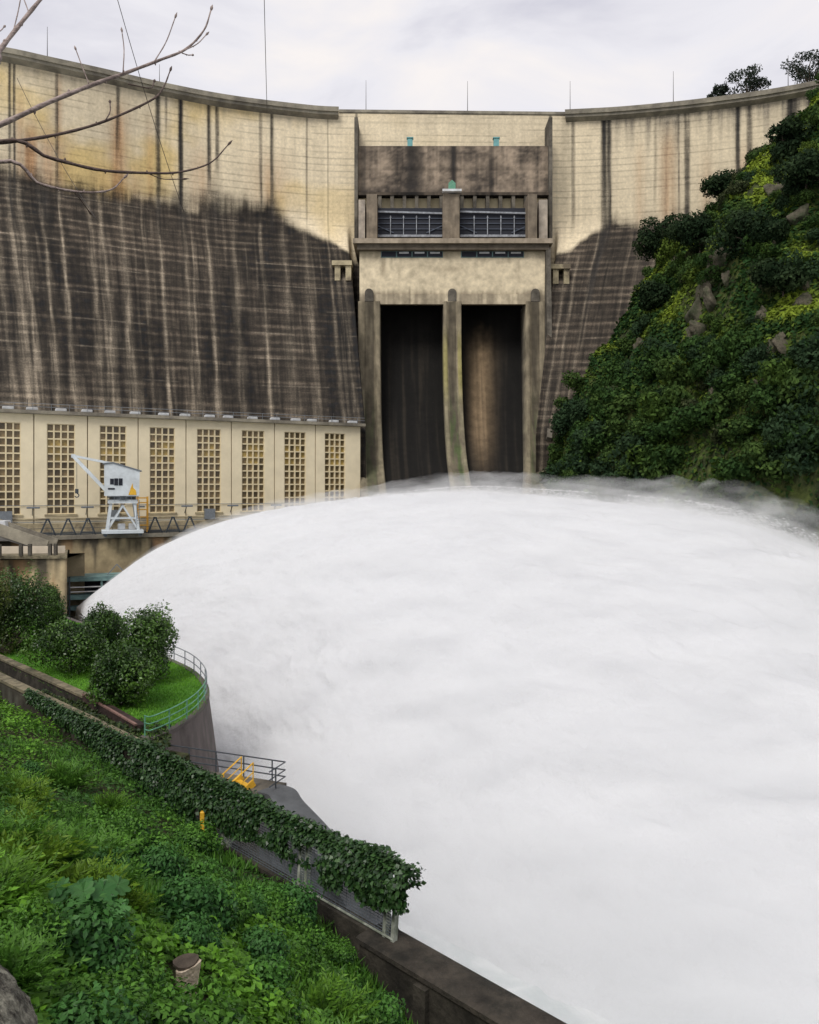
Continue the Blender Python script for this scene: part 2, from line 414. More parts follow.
T = dam_tint(U, Cg, Zg)
dam = empty('concrete_dam', (0, 170, 0))
tag(dam, 'tall curved concrete dam, cream above and black with streaks below, closing the valley', 'dam')
def dpart(o, parent=None):
    """parts are modelled in place; keep them there under the Empty"""
    o.parent = parent or dam
    if parent is None: o.matrix_parent_inverse = Matrix.Translation((0, -170, 0))
    return o
V = np.stack([Xg, Yg, Zg], -1).reshape(-1, 3)
nu, nv = Xg.shape
me = mesh_np('wall', V, grid_quads(nu, nv)[:, ::-1], T.reshape(-1, 3))
a_ = me.attributes.new('uz', 'FLOAT_VECTOR', 'POINT'); a_.data.foreach_set('vector', np.stack([U, Zg, U * 0], -1).astype(np.float32).ravel())
dm = M['concrete_attr']; nt = dm.node_tree; L = nt.links
pb = [n for n in nt.nodes if n.type == 'BSDF_PRINCIPLED'][0]; prev = pb.inputs['Base Color'].links[0].from_socket
at = N(nt, 'ShaderNodeAttribute', attribute_name='uz')
def det(sc_, lo, hi, a, b, detail=4.0):
    mp_ = N(nt, 'ShaderNodeMapping'); mp_.inputs['Scale'].default_value = sc_; nn_ = N(nt, 'ShaderNodeTexNoise', Scale=1.0, Detail=detail, Roughness=.6)
    L.new(at.outputs['Vector'], mp_.inputs[0]); L.new(mp_.outputs[0], nn_.inputs['Vector'])
    r_ = N(nt, 'ShaderNodeMapRange'); r_.inputs[1].default_value = lo; r_.inputs[2].default_value = hi; r_.inputs[3].default_value = a; r_.inputs[4].default_value = b
    L.new(nn_.outputs['Fac'], r_.inputs[0]); return r_.outputs[0]
d1 = det((1.3, .09, 1), .34, .66, .50, 1.5); d2 = det((.10, 1.2, 1), .36, .64, .70, 1.3); d3 = det((3.2, 4.5, 1), .3, .7, .62, 1.38)
m1 = N(nt, 'ShaderNodeMath', operation='MULTIPLY'); L.new(d1, m1.inputs[0]); L.new(d2, m1.inputs[1])
m2 = N(nt, 'ShaderNodeMath', operation='MULTIPLY'); L.new(m1.outputs[0], m2.inputs[0]); L.new(d3, m2.inputs[1])
bw_ = N(nt, 'ShaderNodeRGBToBW'); L.new(prev, bw_.inputs[0])
k_ = N(nt, 'ShaderNodeMapRange'); k_.inputs[1].default_value = .12; k_.inputs[2].default_value = .4; k_.inputs[3].default_value = 1.0; k_.inputs[4].default_value = .10; L.new(bw_.outputs[0], k_.inputs[0])
mxx = N(nt, 'ShaderNodeMix', data_type='FLOAT'); mxx.inputs[2].default_value = 1.0; L.new(k_.outputs[0], mxx.inputs[0]); L.new(m2.outputs[0], mxx.inputs[3])
sc2 = N(nt, 'ShaderNodeVectorMath', operation='SCALE'); L.new(prev, sc2.inputs[0]); L.new(mxx.outputs[0], sc2.inputs['Scale']); L.new(sc2.outputs[0], pb.inputs['Base Color'])
dpart(link('wall', me, dm, None, True))
# crest: roadway slab with its overhanging parapet on both wings, a plain cap over the middle
nC = np.stack([lean[:, 0], lean[:, 1]], -1)
prof = [(.02, 101.9), (1.1, 102.5), (1.15, 103.0), (1.45, 103.05), (1.5, 104.0), (1.2, 104.02), (1.2, 103.2), (-6, 103.2), (-6, 101.9)]
for sl_ in (slice(0, 420, 6), slice(620, 1000, 6)):
    mb = MB().sweep(C[sl_, :2], prof, nC[sl_]); dpart(mb.build('crest_walkway', M['cornice'])).data
mb = MB().sweep(C[416:626:3, :2], [(.03, 103.3), (.22, 103.5), (.22, 104.05), (-5, 104.05), (-5, 102)], np.tile([[0, -1.0]], (70, 1)))
dpart(mb.build('parapet', M['cornice']))
# upstream back so that the dam is solid from the side
mb = MB().sweep(C[::12, :2], [(-.5, 101.8), (-6, 101.8), (-9, 0), (-.5, 60)], nC[::12]); dpart(mb.build('core_wall', M['grey_concrete']))

X_ = lambda px, Y: (px - CX) / F * Y
Z_ = lambda py, Y: EYE - (py - HZ) / F * Y
def tinted_box(name, x0, x1, y0, y1, z0, z1, fn, m, step=.35, parent=None):
    """front face of a block as a fine grid carrying its own stains, and plain sides"""
    nx, nz = max(2, int((x1 - x0) / step)), max(2, int((z1 - z0) / step))
    gx, gz = np.meshgrid(np.linspace(x0, x1, nx), np.linspace(z0, z1, nz), indexing='ij')
    Vf = np.stack([gx, gx * 0 + y0, gz], -1).reshape(-1, 3); Qf = grid_quads(nx, nz)
    tf = fn(gx, gz).reshape(-1, 3)
    Vs, Qs, ts = [], [], []
    corners = [((x0, y0, z0), (x0, y1, z0), (x0, y1, z1), (x0, y0, z1)), ((x1, y0, z0), (x1, y0, z1), (x1, y1, z1), (x1, y1, z0)),
               ((x0, y0, z1), (x0, y1, z1), (x1, y1, z1), (x1, y0, z1)), ((x0, y0, z0), (x1, y0, z0), (x1, y1, z0), (x0, y1, z0))]
    off = len(Vf)
    for c in corners:
        Vs += c; Qs.append([off, off + 1, off + 2, off + 3]); off += 4
        mid = np.mean(c, 0); tt = fn(np.array([[mid[0]]]), np.array([[mid[2]]])).reshape(3)
        ts += [tt * .7] * 4 if False else [tt] * 4
    me = mesh_np(name, np.vstack([Vf, np.array(Vs)]), np.vstack([Qf, np.array(Qs)]), np.vstack([tf, np.array(ts)]))
    return dpart(link(name, me, m), parent)

def panel_tint(x, z):
    s = fbm(x / .5, z / 9, 0, 101); b = fbm(x / 5, z / 3, 0, 103); f = fbm(x / .7, z / .4, 0, 105)
    k = np.clip(.55 * b + .35 * s + .3 * f, 0, 1)[..., None]
    k = sstep(.38, .95, k); col = np.array([.045, .037, .031]) * (1 - k) + np.array([.36, .285, .21]) * k
    for x0, wd, kk in [(0.5, 1.3, .8), (9.1, .7, .85), (-9.6, .7, .6), (17, .5, .6), (2.2, .8, .5)]:
        d = (kk * np.exp(-((x - x0) / wd) ** 4) * (.5 + s))[..., None].clip(0, 1); col = col * (1 - d) + np.array([.025, .022, .02]) * d
    ln = (sstep(.8, 1, np.abs(((z / 5.0) % 1) - .5) * 2) * .5)[..., None]
    return col * (1 - ln * .6)
tinted_box('upper_panel', X_(358, 166), X_(548, 166), 166, 169.9, Z_(193, 166), Z_(146, 166), panel_tint, M['brown_wall'])
tinted_box('panel_lip', X_(358, 165), X_(549, 165), 165, 169.9, Z_(195, 165), Z_(192.2, 165), lambda x, z: panel_tint(x, z * 0 + 90) * .45, M['brown_wall'])
for px in (356.5, 549.5): dpart(MB().box(X_(px, 166) - .35, X_(px, 166) + .35, 164.5, 169.9, Z_(240, 164), Z_(116, 164)).build('groove_rib', M['dark_concrete']))
# deck, its dark fascia below, and the great beam with arched niches
def deck_tint(x, z):
    f = fbm(x / .9, z / .4, 0, 111); s = fbm(x / .3, z / 6, 0, 113); return np.array([.12, .10, .075]) * (.5 + 1.0 * f + .5 * s)[..., None]
tinted_box('deck', X_(353, 156.5), X_(553, 156.5), 156.5, 169.9, Z_(243, 156.5), Z_(238.2, 156.5), lambda x, z: deck_tint(x, z) * 2.0, M['brown_wall'])
tinted_box('deck', X_(357, 157.2), X_(549, 157.2), 157.2, 169.9, Z_(249.5, 157.2), Z_(243, 157.2), lambda x, z: deck_tint(x, z) * .8, M['brown_wall'])
BX0, BX1 = X_(359.5, 158.5), X_(545.5, 158.5); BZ0, BZ1 = Z_(303, 158.5), Z_(249.5, 158.5)
def beam_tint(x, z):
    b = fbm(x / 7, z / 4, 0, 121); f = fbm(x / .8, z / .8, 0, 123); s = fbm(x / .6, z / 14, 0, 125)
    col = np.array([.62, .53, .37]) * (.78 + .22 * b + .2 * f)[..., None]
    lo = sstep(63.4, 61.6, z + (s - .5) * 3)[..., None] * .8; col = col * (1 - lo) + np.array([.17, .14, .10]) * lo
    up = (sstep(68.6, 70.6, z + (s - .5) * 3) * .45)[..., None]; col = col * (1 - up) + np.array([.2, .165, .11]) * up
    for x0, z0, wd, hh, kk in [(-5.2, 68, .5, 2.2, .55), (21.6, 67, .35, 3, .3), (8, 67.2, 3.4, .7, .3), (-2, 66, .3, 3, .2)]:
        d = (kk * np.exp(-((x - x0) / wd) ** 2 - ((z - z0) / hh) ** 2) * (.3 + 1.4 * f))[..., None].clip(0, 1); col = col * (1 - d) + np.array([.15, .11, .07]) * d
    return col
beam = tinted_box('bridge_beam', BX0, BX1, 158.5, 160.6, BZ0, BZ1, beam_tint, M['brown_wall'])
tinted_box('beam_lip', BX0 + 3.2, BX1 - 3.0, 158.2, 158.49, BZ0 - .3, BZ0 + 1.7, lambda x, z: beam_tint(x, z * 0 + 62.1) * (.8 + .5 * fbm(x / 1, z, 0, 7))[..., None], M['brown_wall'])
for a, b in ((381, 443), (461, 524)):
    x0, x1 = X_(a, 158.4), X_(b, 158.4); z0, z1 = Z_(257.5, 158.4), Z_(251, 158.4)
    s = dpart(MB().box(x0, x1, 158.38, 158.49, z0, z1).build('strip_window', M['teal'])); mb = MB(); md = MB()
    n = 4
    for i in range(n):
        xa, xb = x0 + (x1 - x0) * i / n + .12, x0 + (x1 - x0) * (i + 1) / n - .12
        md.box(xa, xb, 158.34, 158.375, z0 + .12, z1 - .12)
        if i != 0: dpart(MB().box(xa + .4, xb - .5, 158.31, 158.335, z0 + .75, z1 - .2).build('blind', M['white_metal']), s)
    dpart(md.build('pane', M['black']), s)
# gate chamber above the deck
GY = 164.0
mb = MB().box(X_(357, 167), X_(549, 167), 167.0, 169.8, Z_(240, 167), Z_(190, 167)); dpart(mb.build('gate_recess', M['beam']))
for a, b in ((378, 443), (460, 528)):
    for i in range(6):
        xx = X_(a, 165.5) + (X_(b, 165.5) - X_(a, 165.5)) * (i + .15) / 5.3
        dpart(MB().box(xx - .35, xx + .35, 165.2, 166.99, Z_(209, 165), Z_(194.6, 165)).build('brace', M['dark_concrete']))
for a, b in ((377, 443), (460, 528)):
    x0, x1 = X_(a, GY), X_(b, GY); z0, z1 = Z_(237.5, GY), Z_(208, GY)
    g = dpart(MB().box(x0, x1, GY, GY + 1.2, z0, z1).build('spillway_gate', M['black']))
    mb = MB()
    mb.box(x0, x1, GY - .5, GY - .005, z0, z0 + .45); mb.beam((x0, GY - .4, z1 - .9), (x1, GY - .4, z1 - 1.25), .34)
    for i in range(1, 5):
        xx = x0 + (x1 - x0) * (i + .05) / 5.1; mb.beam((xx, GY - .3, z0 + .5), (xx, GY - .3, z1 - 2.1), .17)
        mb.prism([(xx - .2, z1 - 2.1), (xx + .2, z1 - 2.1), (xx, z1 - 1.6)], 1, GY - .4, GY - .2)
    dpart(mb.build('gate_frame', mat('weathered_white_steel', (.30, .32, .35), .5, .3, 2, .1, col2=(.18, .19, .21))), g)
    mb = MB()
    for k in (.28, .47, .64): mb.beam((x0, GY - .15, z0 + (z1 - z0) * k), (x1, GY - .15, z0 + (z1 - z0) * k), .13)
    mb.beam((x0, GY - .2, z0 + 2.4), (x0 + 3.4, GY - .2, z0 + .9), .16); mb.beam((x1, GY - .2, z0 + 2.4), (x1 - 3.4, GY - .2, z0 + .9), .16)
    dpart(mb.build('gate_rib', mat('gate_rib_steel', (.07, .085, .115), .5, .2, 2, 0)), g)
PZ0, PZ1 = Z_(238.2, 161) , Z_(194, 160)
def gp_tint(x, z):
    f = fbm(x / .4, z / 3, 0, 131); g = fbm(x / 1.2, z / 1.2, 0, 133); k = np.clip(f * .7 + g * .5, 0, 1)[..., None]
    return np.array([.05, .042, .034]) * (1 - k) + np.array([.27, .22, .16]) * k
for a, b in ((366.5, 377), (443, 459.5), (528, 537)):
    tinted_box('gate_pier', X_(a, 160), X_(b, 160), 160, 166.9, 73.0, PZ1, gp_tint, M['brown_wall'], .25)
for a, b in ((358.5, 365), (539, 547.5)):
    tinted_box('gate_pier', X_(a, 162), X_(b, 162), 162, 166.9, 73.0, PZ1 - .4, lambda x, z: gp_tint(x, z) * 1.5 + .1, M['brown_wall'], .25)
mb = MB(); xm = X_(452, 159.5)
mb.box(xm - 1.9, xm + 1.9, 159.2, 160.2, PZ1 + .3, PZ1 + .75); dpart(mb.build('gate_platform', M['white_metal']))
mb = MB(); mb.box(xm - .7, xm + .7, 159.4, 160.1, PZ1 + .76, PZ1 + 2.0); mb.prism([(xm - .7, PZ1 + 2.0), (xm + .7, PZ1 + 2.0), (xm, PZ1 + 2.6)], 1, 159.4, 160.1)
dpart(mb.build('hoist_box', M['green_rail']))
for px in (410, 497):
    mb = MB(); xx = X_(px, 165.2); z0 = Z_(146, 165.2)
    mb.box(xx - .55, xx + .55, 166.3, 167.2, z0 + .01, z0 + 2.1); mb.box(xx - .7, xx + .7, 166.15, 167.35, z0 + 2.11, z0 + 2.3)
    dpart(mb.build('valve_cabinet', M['cyan_box']))
# spillway piers, curving out into the ski jump
fy = spline([(157.6, 60.6), (157.2, 52), (155.6, 45), (152, 37), (146, 30), (139, 25.5), (130, 21.5), (124, 20.5)], 60)
for nm, (xc0, wid, sh) in {'left': (-8.0, 4.3, 2.5), 'mid': (8.45, 3.5, .5), 'right': (24.9, 3.7, -4.6)}.items():
    t = np.clip((158 - fy[:, 0]) / 30, 0, 1); xc = xc0 + sh * t ** 1.1
    nxp = 17; a = np.linspace(-1, 1, nxp)
    rib = np.where(np.abs(a) > .5, 0.0, .55)                      # a shallow channel runs down the nose
    Vf = np.stack([xc[:, None] + a[None] * wid / 2, fy[:, :1] + rib[None] + 0 * xc[:, None], np.broadcast_to(fy[:, 1:2], (60, nxp))], -1)
    aa = np.broadcast_to(a[None], (60, nxp)); zz = np.broadcast_to(fy[:, 1:2], (60, nxp)); xx = Vf[..., 0]
    f = fbm(xx / .5, zz / 2.2, 0, 141); g = fbm(xx / .7, zz / 9, 0, 143)
    col = np.array([.30, .255, .175]) * (.25 + 1.1 * f)[..., None]
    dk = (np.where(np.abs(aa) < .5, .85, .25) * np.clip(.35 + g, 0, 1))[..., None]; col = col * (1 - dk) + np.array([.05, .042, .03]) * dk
    ms = (np.where(np.abs(aa) < .52, 1, .3) * sstep(46, 34, zz + 8 * (f - .5)) * {'left': .45, 'mid': .9, 'right': .5}[nm] * sstep(.35, .6, f))[..., None]; col = col * (1 - ms * .7) + np.array([.045, .085, .02]) * ms * .7
    yl = ((nm == 'mid') * .5 * sstep(57, 50, zz) * sstep(38, 46, zz) * (np.abs(aa) > .5))[..., None]; col = col * (1 - yl) + np.array([.33, .30, .08]) * yl
    back = np.stack([np.stack([xc - wid / 2, fy[:, 0] + 11, fy[:, 1]], -1), np.stack([xc + wid / 2, fy[:, 0] + 11, fy[:, 1]], -1)], 1)
    ring = np.concatenate([Vf, back[:, 1:], back[:, :1]], 1); tcol = np.concatenate([col, np.full((60, 2, 3), .05)], 1)
    # sides darken from the nose towards the back
    k = nxp + 2; q = []
    for i in range(59):
        for j in range(k): q.append((i * k + j, i * k + (j + 1) % k, (i + 1) * k + (j + 1) % k, (i + 1) * k + j))
    pier = dpart(link('spillway_pier', mesh_np('spillway_pier', ring.reshape(-1, 3), np.array(q), tcol.reshape(-1, 3)), M['brown_wall']))
    arc = [(-.85, 60.7), (.85, 60.7), (.85, 62.4)] + [(.85 * math.cos(x), 62.4 + .85 * math.sin(x)) for x in np.linspace(.3, math.pi - .3, 7)] + [(-.85, 62.4)]
    mb = MB().prism([(xc0 + x, z) for x, z in arc], 1, 158.15, 158.48); dpart(mb.build('niche', M['dark_concrete']), pier)
# chutes between the piers
fc = spline([(166.5, 62), (165, 54), (162.5, 46), (158.5, 38), (152, 31), (144, 26), (134, 20.5), (126, 16)], 80)
for nm, xa, xb, sa, sb in (('l', -6.2, 7.0, 2.5, .5), ('r', 9.9, 23.4, .5, -4.6)):
    t = np.clip((166 - fc[:, 0]) / 36, 0, 1) ** 1.1; a = np.linspace(0, 1, 60)
    x0 = xa + sa * t; x1 = xb + sb * t
    gx = x0[:, None] + (x1 - x0)[:, None] * a[None]; gy = np.broadcast_to(fc[:, :1], gx.shape); gz = np.broadcast_to(fc[:, 1:], gx.shape)
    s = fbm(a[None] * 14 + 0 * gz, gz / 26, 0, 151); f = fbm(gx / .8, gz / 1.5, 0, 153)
    col = np.array([.0045, .004, .0033]) * (.3 + 1.2 * s + .6 * f)[..., None]  # near-black base: the shade under the beam painted into the concrete colour
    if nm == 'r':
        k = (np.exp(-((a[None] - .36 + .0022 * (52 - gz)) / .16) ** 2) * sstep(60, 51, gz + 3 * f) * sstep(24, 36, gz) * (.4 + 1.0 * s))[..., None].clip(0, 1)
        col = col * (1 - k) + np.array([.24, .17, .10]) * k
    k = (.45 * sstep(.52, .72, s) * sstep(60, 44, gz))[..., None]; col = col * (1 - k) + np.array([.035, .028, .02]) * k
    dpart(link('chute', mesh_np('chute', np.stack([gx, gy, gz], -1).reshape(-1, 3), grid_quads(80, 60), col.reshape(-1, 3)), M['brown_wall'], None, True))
mb = MB().box(-10, 26.5, 166.6, 167.8, 58, 73); dpart(mb.build('chute_head', M['dark_concrete']))
# ledges on both sides of the spillway
for px, py, Y in ((342, 263.5, 159), (560, 267, 160.5)):
    mb = MB(); x0, x1 = X_(px - 10, Y), X_(px + 10, Y); z = Z_(py, Y)
    mb.box(x0, x1, Y - .6, Y + 5, z - .45, z + .45)
    for s in (.28, .82):
        xx = x0 + (x1 - x0) * s; mb.box(xx - .55, xx + .55, Y - .2, Y + 5, z - 3.4, z - .46)
    dpart(mb.build('ledge', M['plaster_dark']))
# side wall that runs down beside the right-hand pier
mb = MB(); pth = [(27.3, 158.5, 71), (27.2, 157, 60), (26.6, 153, 48), (25.6, 147, 38), (24.6, 142, 32)]
for p, q in zip(pth[:-1], pth[1:]): mb.beam(p, q, .9, 2.4, up=(0, -1, 0))
dpart(mb.build('side_rib', M['dark_concrete']))

# masts on the crest
def crest_at(px):
    i = int(np.argmin(np.abs(cpx - px))); return C[i]
for px, top, lab in ((45, 24, 'thin bare mast on the dam crest, the one nearest the left end'), (158, 62, 'thin bare mast on the left dam crest behind the upper bare twig'),
                     (366, 78, 'thin bare mast on the dam crest above the left edge of the spillway'), (468, 79, 'thin bare mast on the dam crest above the middle of the spillway'),
                     (571, 79, 'thin bare mast where the flat crest meets the right cornice'), (675, 69, 'thin bare mast halfway along the right dam crest'),
                     (790, 53, 'thin bare mast on the right dam crest between the tall eucalypts')):
    c = crest_at(px); h = (HZ - top) / F * c[1] + EYE - 103.2
    o = empty('crest_mast', (c[0], c[1] + .9, 103.2)); tag(o, lab, 'mast', 'masts along the dam crest')
    MB().tube([(0, 0, .0), (0, 0, h * .5), (0, 0, h)], [.085, .06, .035], 6).build('pole', M['cable'], o, True)
    MB().box(-.22, .22, -.22, .22, -.03, .25).build('base', M['dark_concrete'], o)
# cables
for p, q, r, lab in ((W(267, 108, 164), W(263, -60, 120), .06, 'steel cable dropping straight from the sky onto the left crest'),
                     (W(184, 212, 154), W(112, -20, 118), .055, 'long slanting steel cable crossing the cream wall behind the twigs'),
                     (W(17, 78, 146.5), W(97, 220, 143), .05, 'short slanting cable slung down the wall at the far left')):
    t = np.linspace(0, 1, 24)[:, None]; P = p + (q - p) * t; P[:, 2] -= 1.2 * (4 * t * (1 - t))[:, 0]
    tag(MB().tube(P, r, 5).build('cable', M['cable'], None, True), lab, 'cable', 'steel cables by the dam')

# ================================================================== powerhouse and quay
PH0, PHA = np.array([-57.3, 112.0, 0]), math.atan2(26, 48.8)
ex, nx_ = np.array([math.cos(PHA), math.sin(PHA), 0]), np.array([math.sin(PHA), -math.cos(PHA), 0])
QZ, RZ = 17.4, 34.9
PLEN = 55.3
ph = empty('powerhouse', PH0, PHA)
tag(ph, 'long cream powerhouse with tall gridded windows below the left wing of the dam', 'building')
wa = [0.7 + 7.13 * i for i in range(-3, 8)]; ww = 3.75; wz0, wz1 = 20.1, 33.1
def ph_tint_mat(): pass
mb = MB(); edge = wa[0] - 4.5
xs = [edge] + [x for c in wa for x in (c - ww / 2, c + ww / 2)] + [PLEN]
for k in range(0, len(xs), 2):                                   # solid strips between the windows, split by a narrow joint
    a, b = xs[k], xs[k + 1]; m_ = (a + b) / 2 if 0 < k < len(xs) - 2 else None
    if m_: mb.box(a, m_ - .07, 0, .6, QZ, RZ - .5); mb.box(m_ + .07, b, 0, .6, QZ, RZ - .5)
    else: mb.box(a, b, 0, .6, QZ, RZ - .5)
for c in wa:
    mb.box(c - ww / 2, c + ww / 2, 0, .6, QZ, wz0); mb.box(c - ww / 2, c + ww / 2, 0, .6, wz1, RZ - .5)
mb.box(edge, PLEN, .62, 9.5, QZ, RZ - .5)
mb.build('wall', M['plaster'], ph)
MB().box(edge, PLEN + .02, -.18, -.01, QZ, QZ + 1.35).build('plinth', M['plaster_dark'], ph)
MB().box(edge, PLEN + .03, -.14, -.01, QZ + 1.9, QZ + 2.1).build('band', M['plaster_dark'], ph)
for c in wa:
    me_ = MB(); nb = .21
    cols = np.linspace(c - ww / 2, c + ww / 2, 5); rows = np.linspace(wz0, wz1, 13)
    for x in cols: me_.box(x - nb / 2, x + nb / 2, .10, .5, wz0, wz1)
    for z in rows:
        for i in range(4): me_.box(cols[i] + nb / 2, cols[i + 1] - nb / 2, .12, .48, z - nb / 2, z + nb / 2)
    wf = me_.build('window', M['frame'], ph)
    V, Q, T_ = [], [], []
    for i in range(4):
        for j in range(12):
            k = len(V); x0, x1, z0, z1 = cols[i], cols[i + 1], rows[j], rows[j + 1]
            V += [(x0, .45, z0), (x1, .45, z0), (x1, .45, z1), (x0, .45, z1)]; Q.append((k, k + 1, k + 2, k + 3))
            b = rng.random(); yl = 1 if (j in (7, 8, 9) and rng.random() < .55 and c > 5) else 0
            col = np.array([.17, .125, .062]) * (.5 + 1.0 * b) * (1 - yl) + np.array([.38, .28, .09]) * yl * (.7 + .5 * b); T_ += [col] * 4
    link('pane', mesh_np('pane', np.array(V), np.array(Q), np.array(T_)), M['pane'], wf)
    MB().box(c - ww / 2 - .3, c + ww / 2 + .3, -.16, .09, wz0 - .3, wz0 - .02).build('sill', M['plaster_dark'], ph)
rf = MB().box(edge, PLEN + .7, -.75, 10.2, RZ - .48, RZ).build('roof', M['cornice'], ph)
for a in np.arange(edge + 1, PLEN, 3.55):
    j = rng.uniform(-.4, .4)
    MB().box(a + j - .75, a + j + .75, -.45, .5, RZ + .01, RZ + .42).build('roof_vent', M['white_metal'], rf, bevel=.08)
for a in np.arange(edge + 2.6, PLEN, 5.2):
    MB().tube([(a, -.3, RZ), (a, -.3, RZ + 1.6)], .05, 5).build('roof_rod', M['cable'], rf)
mb = MB()
for z in (RZ + .5, RZ + .95): mb.tube([(edge, -.62, z), (PLEN + .6, -.62, z)], .035, 5)
for a in np.arange(edge + .5, PLEN, 2.4): mb.tube([(a, -.62, RZ), (a, -.62, RZ + .95)], .03, 5)
mb.build('roof_railing', M['grey_rail'], rf)
for i in range(1, len(wa) - 2):
    if i % 1 == 0:
        a = (wa[i] + wa[i + 1]) / 2
        lb = MB().tube([(a - .2, -.02, 20.0), (a - .2, -1.3, 21.0)], .06, 5).build('lamp_arm', M['dark_rail'], ph)
        MB().box(a - 1.0, a + .7, -1.6, -1.2, 20.95, 21.22).build('lamp', M['grey_rail'], lb, bevel=.05)
mb = MB(); mb.tube([(edge, -.12, 21.35), (PLEN, -.12, 21.35)], .04, 5); mb.tube([(edge, -.16, 18.95), (PLEN, -.16, 18.95)], .05, 5)
mb.build('service_pipe', M['grey_rail'], ph)
for c in wa[3:9:2]:
    MB().box(c - .8, c + .8, -.7, -.18, 19.0, 20.6).build('junction_box', M['grey_rail'], ph)

def q_tint(x, z):
    s = fbm(x / .5, z / 8, 0, 171); b = fbm(x / 5, z / 5, 0, 173); f = fbm(x / .6, z / .6, 0, 175); s2 = fbm(x / 1.6, z / 20, 0, 177)
    col = np.array([.40, .32, .19]) * (.5 + .5 * b + .35 * f)[..., None]
    tp = (sstep(14.5, 17.2, z + 5 * (s - .5)) * .8 + .75 * sstep(.5, .68, s2) * sstep(8, 13, z))[..., None].clip(0, .94)
    col = col * (1 - tp) + np.array([.05, .044, .034]) * tp
    lo = sstep(9, 4, z + 3 * (f - .5))[..., None]; col = col * (1 - lo) + np.array([.07, .07, .05]) * lo
    rs = (.5 * sstep(.55, .75, fbm(x / 2, z / 6, 0, 179)))[..., None]; return col * (1 - rs) + np.array([.34, .19, .09]) * rs
def tinted_wall(name, path, z0, z1, fn, m, thick, nz=70, parent=None, step=.3):
    """upright wall along a ground path, front on the right-hand side of the path"""
    P = np.asarray(path, float); d = np.concatenate([[0], np.cumsum(np.linalg.norm(np.diff(P, axis=0), axis=1))])
    n = max(2, int(d[-1] / step)); s = np.linspace(0, d[-1], n)
    Q = np.stack([np.interp(s, d, P[:, 0]), np.interp(s, d, P[:, 1])], -1)
    T_ = unit(np.gradient(Q, axis=0)); nn = np.stack([T_[:, 1], -T_[:, 0]], -1)
    z = np.linspace(z0, z1, nz); ss, zz = np.meshgrid(s, z, indexing='ij')
    front = np.concatenate([np.broadcast_to(Q[:, None], (n, nz, 2)), zz[..., None]], -1)
    bk = Q - nn * thick
    back = np.stack([np.concatenate([bk, np.full((n, 1), z1)], 1), np.concatenate([bk, np.full((n, 1), z0)], 1)], 1)
    ring = np.concatenate([front, back], 1); k = nz + 2
    col = np.concatenate([fn(ss, zz), fn(ss[:, :2], zz[:, -2:])], 1)
    q = [(i * k + j, (i + 1) * k + j, (i + 1) * k + (j + 1) % k, i * k + (j + 1) % k) for i in range(n - 1) for j in range(k)]
    q += [(e * k + j, e * k + j + 1, e * k + k - 1, e * k + k - 1) for e in (0, n - 1) for j in range(k - 2)]
    return link(name, mesh_np(name, ring.reshape(-1, 3), np.array(q), col.reshape(-1, 3)), m, parent)

qb = 7.6                                                            # quay edge in front of the powerhouse
def PH(a, b, z=0.0): return PH0 + ex * a + nx_ * b + np.array([0, 0, z])
quay = empty('quay_wall', PH(0, qb)); tag(quay, 'streaked concrete quay wall in front of the powerhouse, carrying the crane', 'quay')
o = tinted_wall('wall', [PH(-8, qb)[:2], PH(70, qb)[:2]], -2, QZ - .55, q_tint, M['brown_wall'], 6.9)
def keep(o, root):
    o.parent = root; o.matrix_parent_inverse = root_matrix(root).inverted(); return o
def root_matrix(r): return Matrix.Translation(r.location) @ Matrix.Rotation(r.rotation_euler[2], 4, 'Z')
keep(o, quay)
mb = MB(); c = [PH(-40, qb + .35), PH(70, qb + .35), PH(70, 0.2), PH(-40, 0.2)]
mb.add([(p[0], p[1], z) for z in (QZ - .53, QZ - .02) for p in c], [(3, 2, 1, 0), (4, 5, 6, 7), (0, 1, 5, 4), (1, 2, 6, 5), (2, 3, 7, 6), (3, 0, 4, 7)])
keep(mb.build('deck', M['cornice']), quay)
mb = MB()
for b in (3.2, 6.2): mb.beam(PH(-30, b, QZ + .05), PH(64, b, QZ + .05), .12, .13)
keep(mb.build('crane_rail', M['dark_rail']), quay)
mb = MB()
for b, zz in ((qb + .2, .5), (qb + .2, 1.0)): mb.tube([PH(a, b, QZ + zz) for a in np.linspace(-20, 60, 3)], .03, 5)
for a in np.arange(-20, 60, 2.6): mb.tube([PH(a, qb + .2, QZ - .1), PH(a, qb + .2, QZ + 1.0)], .03, 5)
qr = mb.build('quay_railing', M['dark_rail']); tag(qr, 'low thin steel railing along the edge of the crane quay', 'railing')
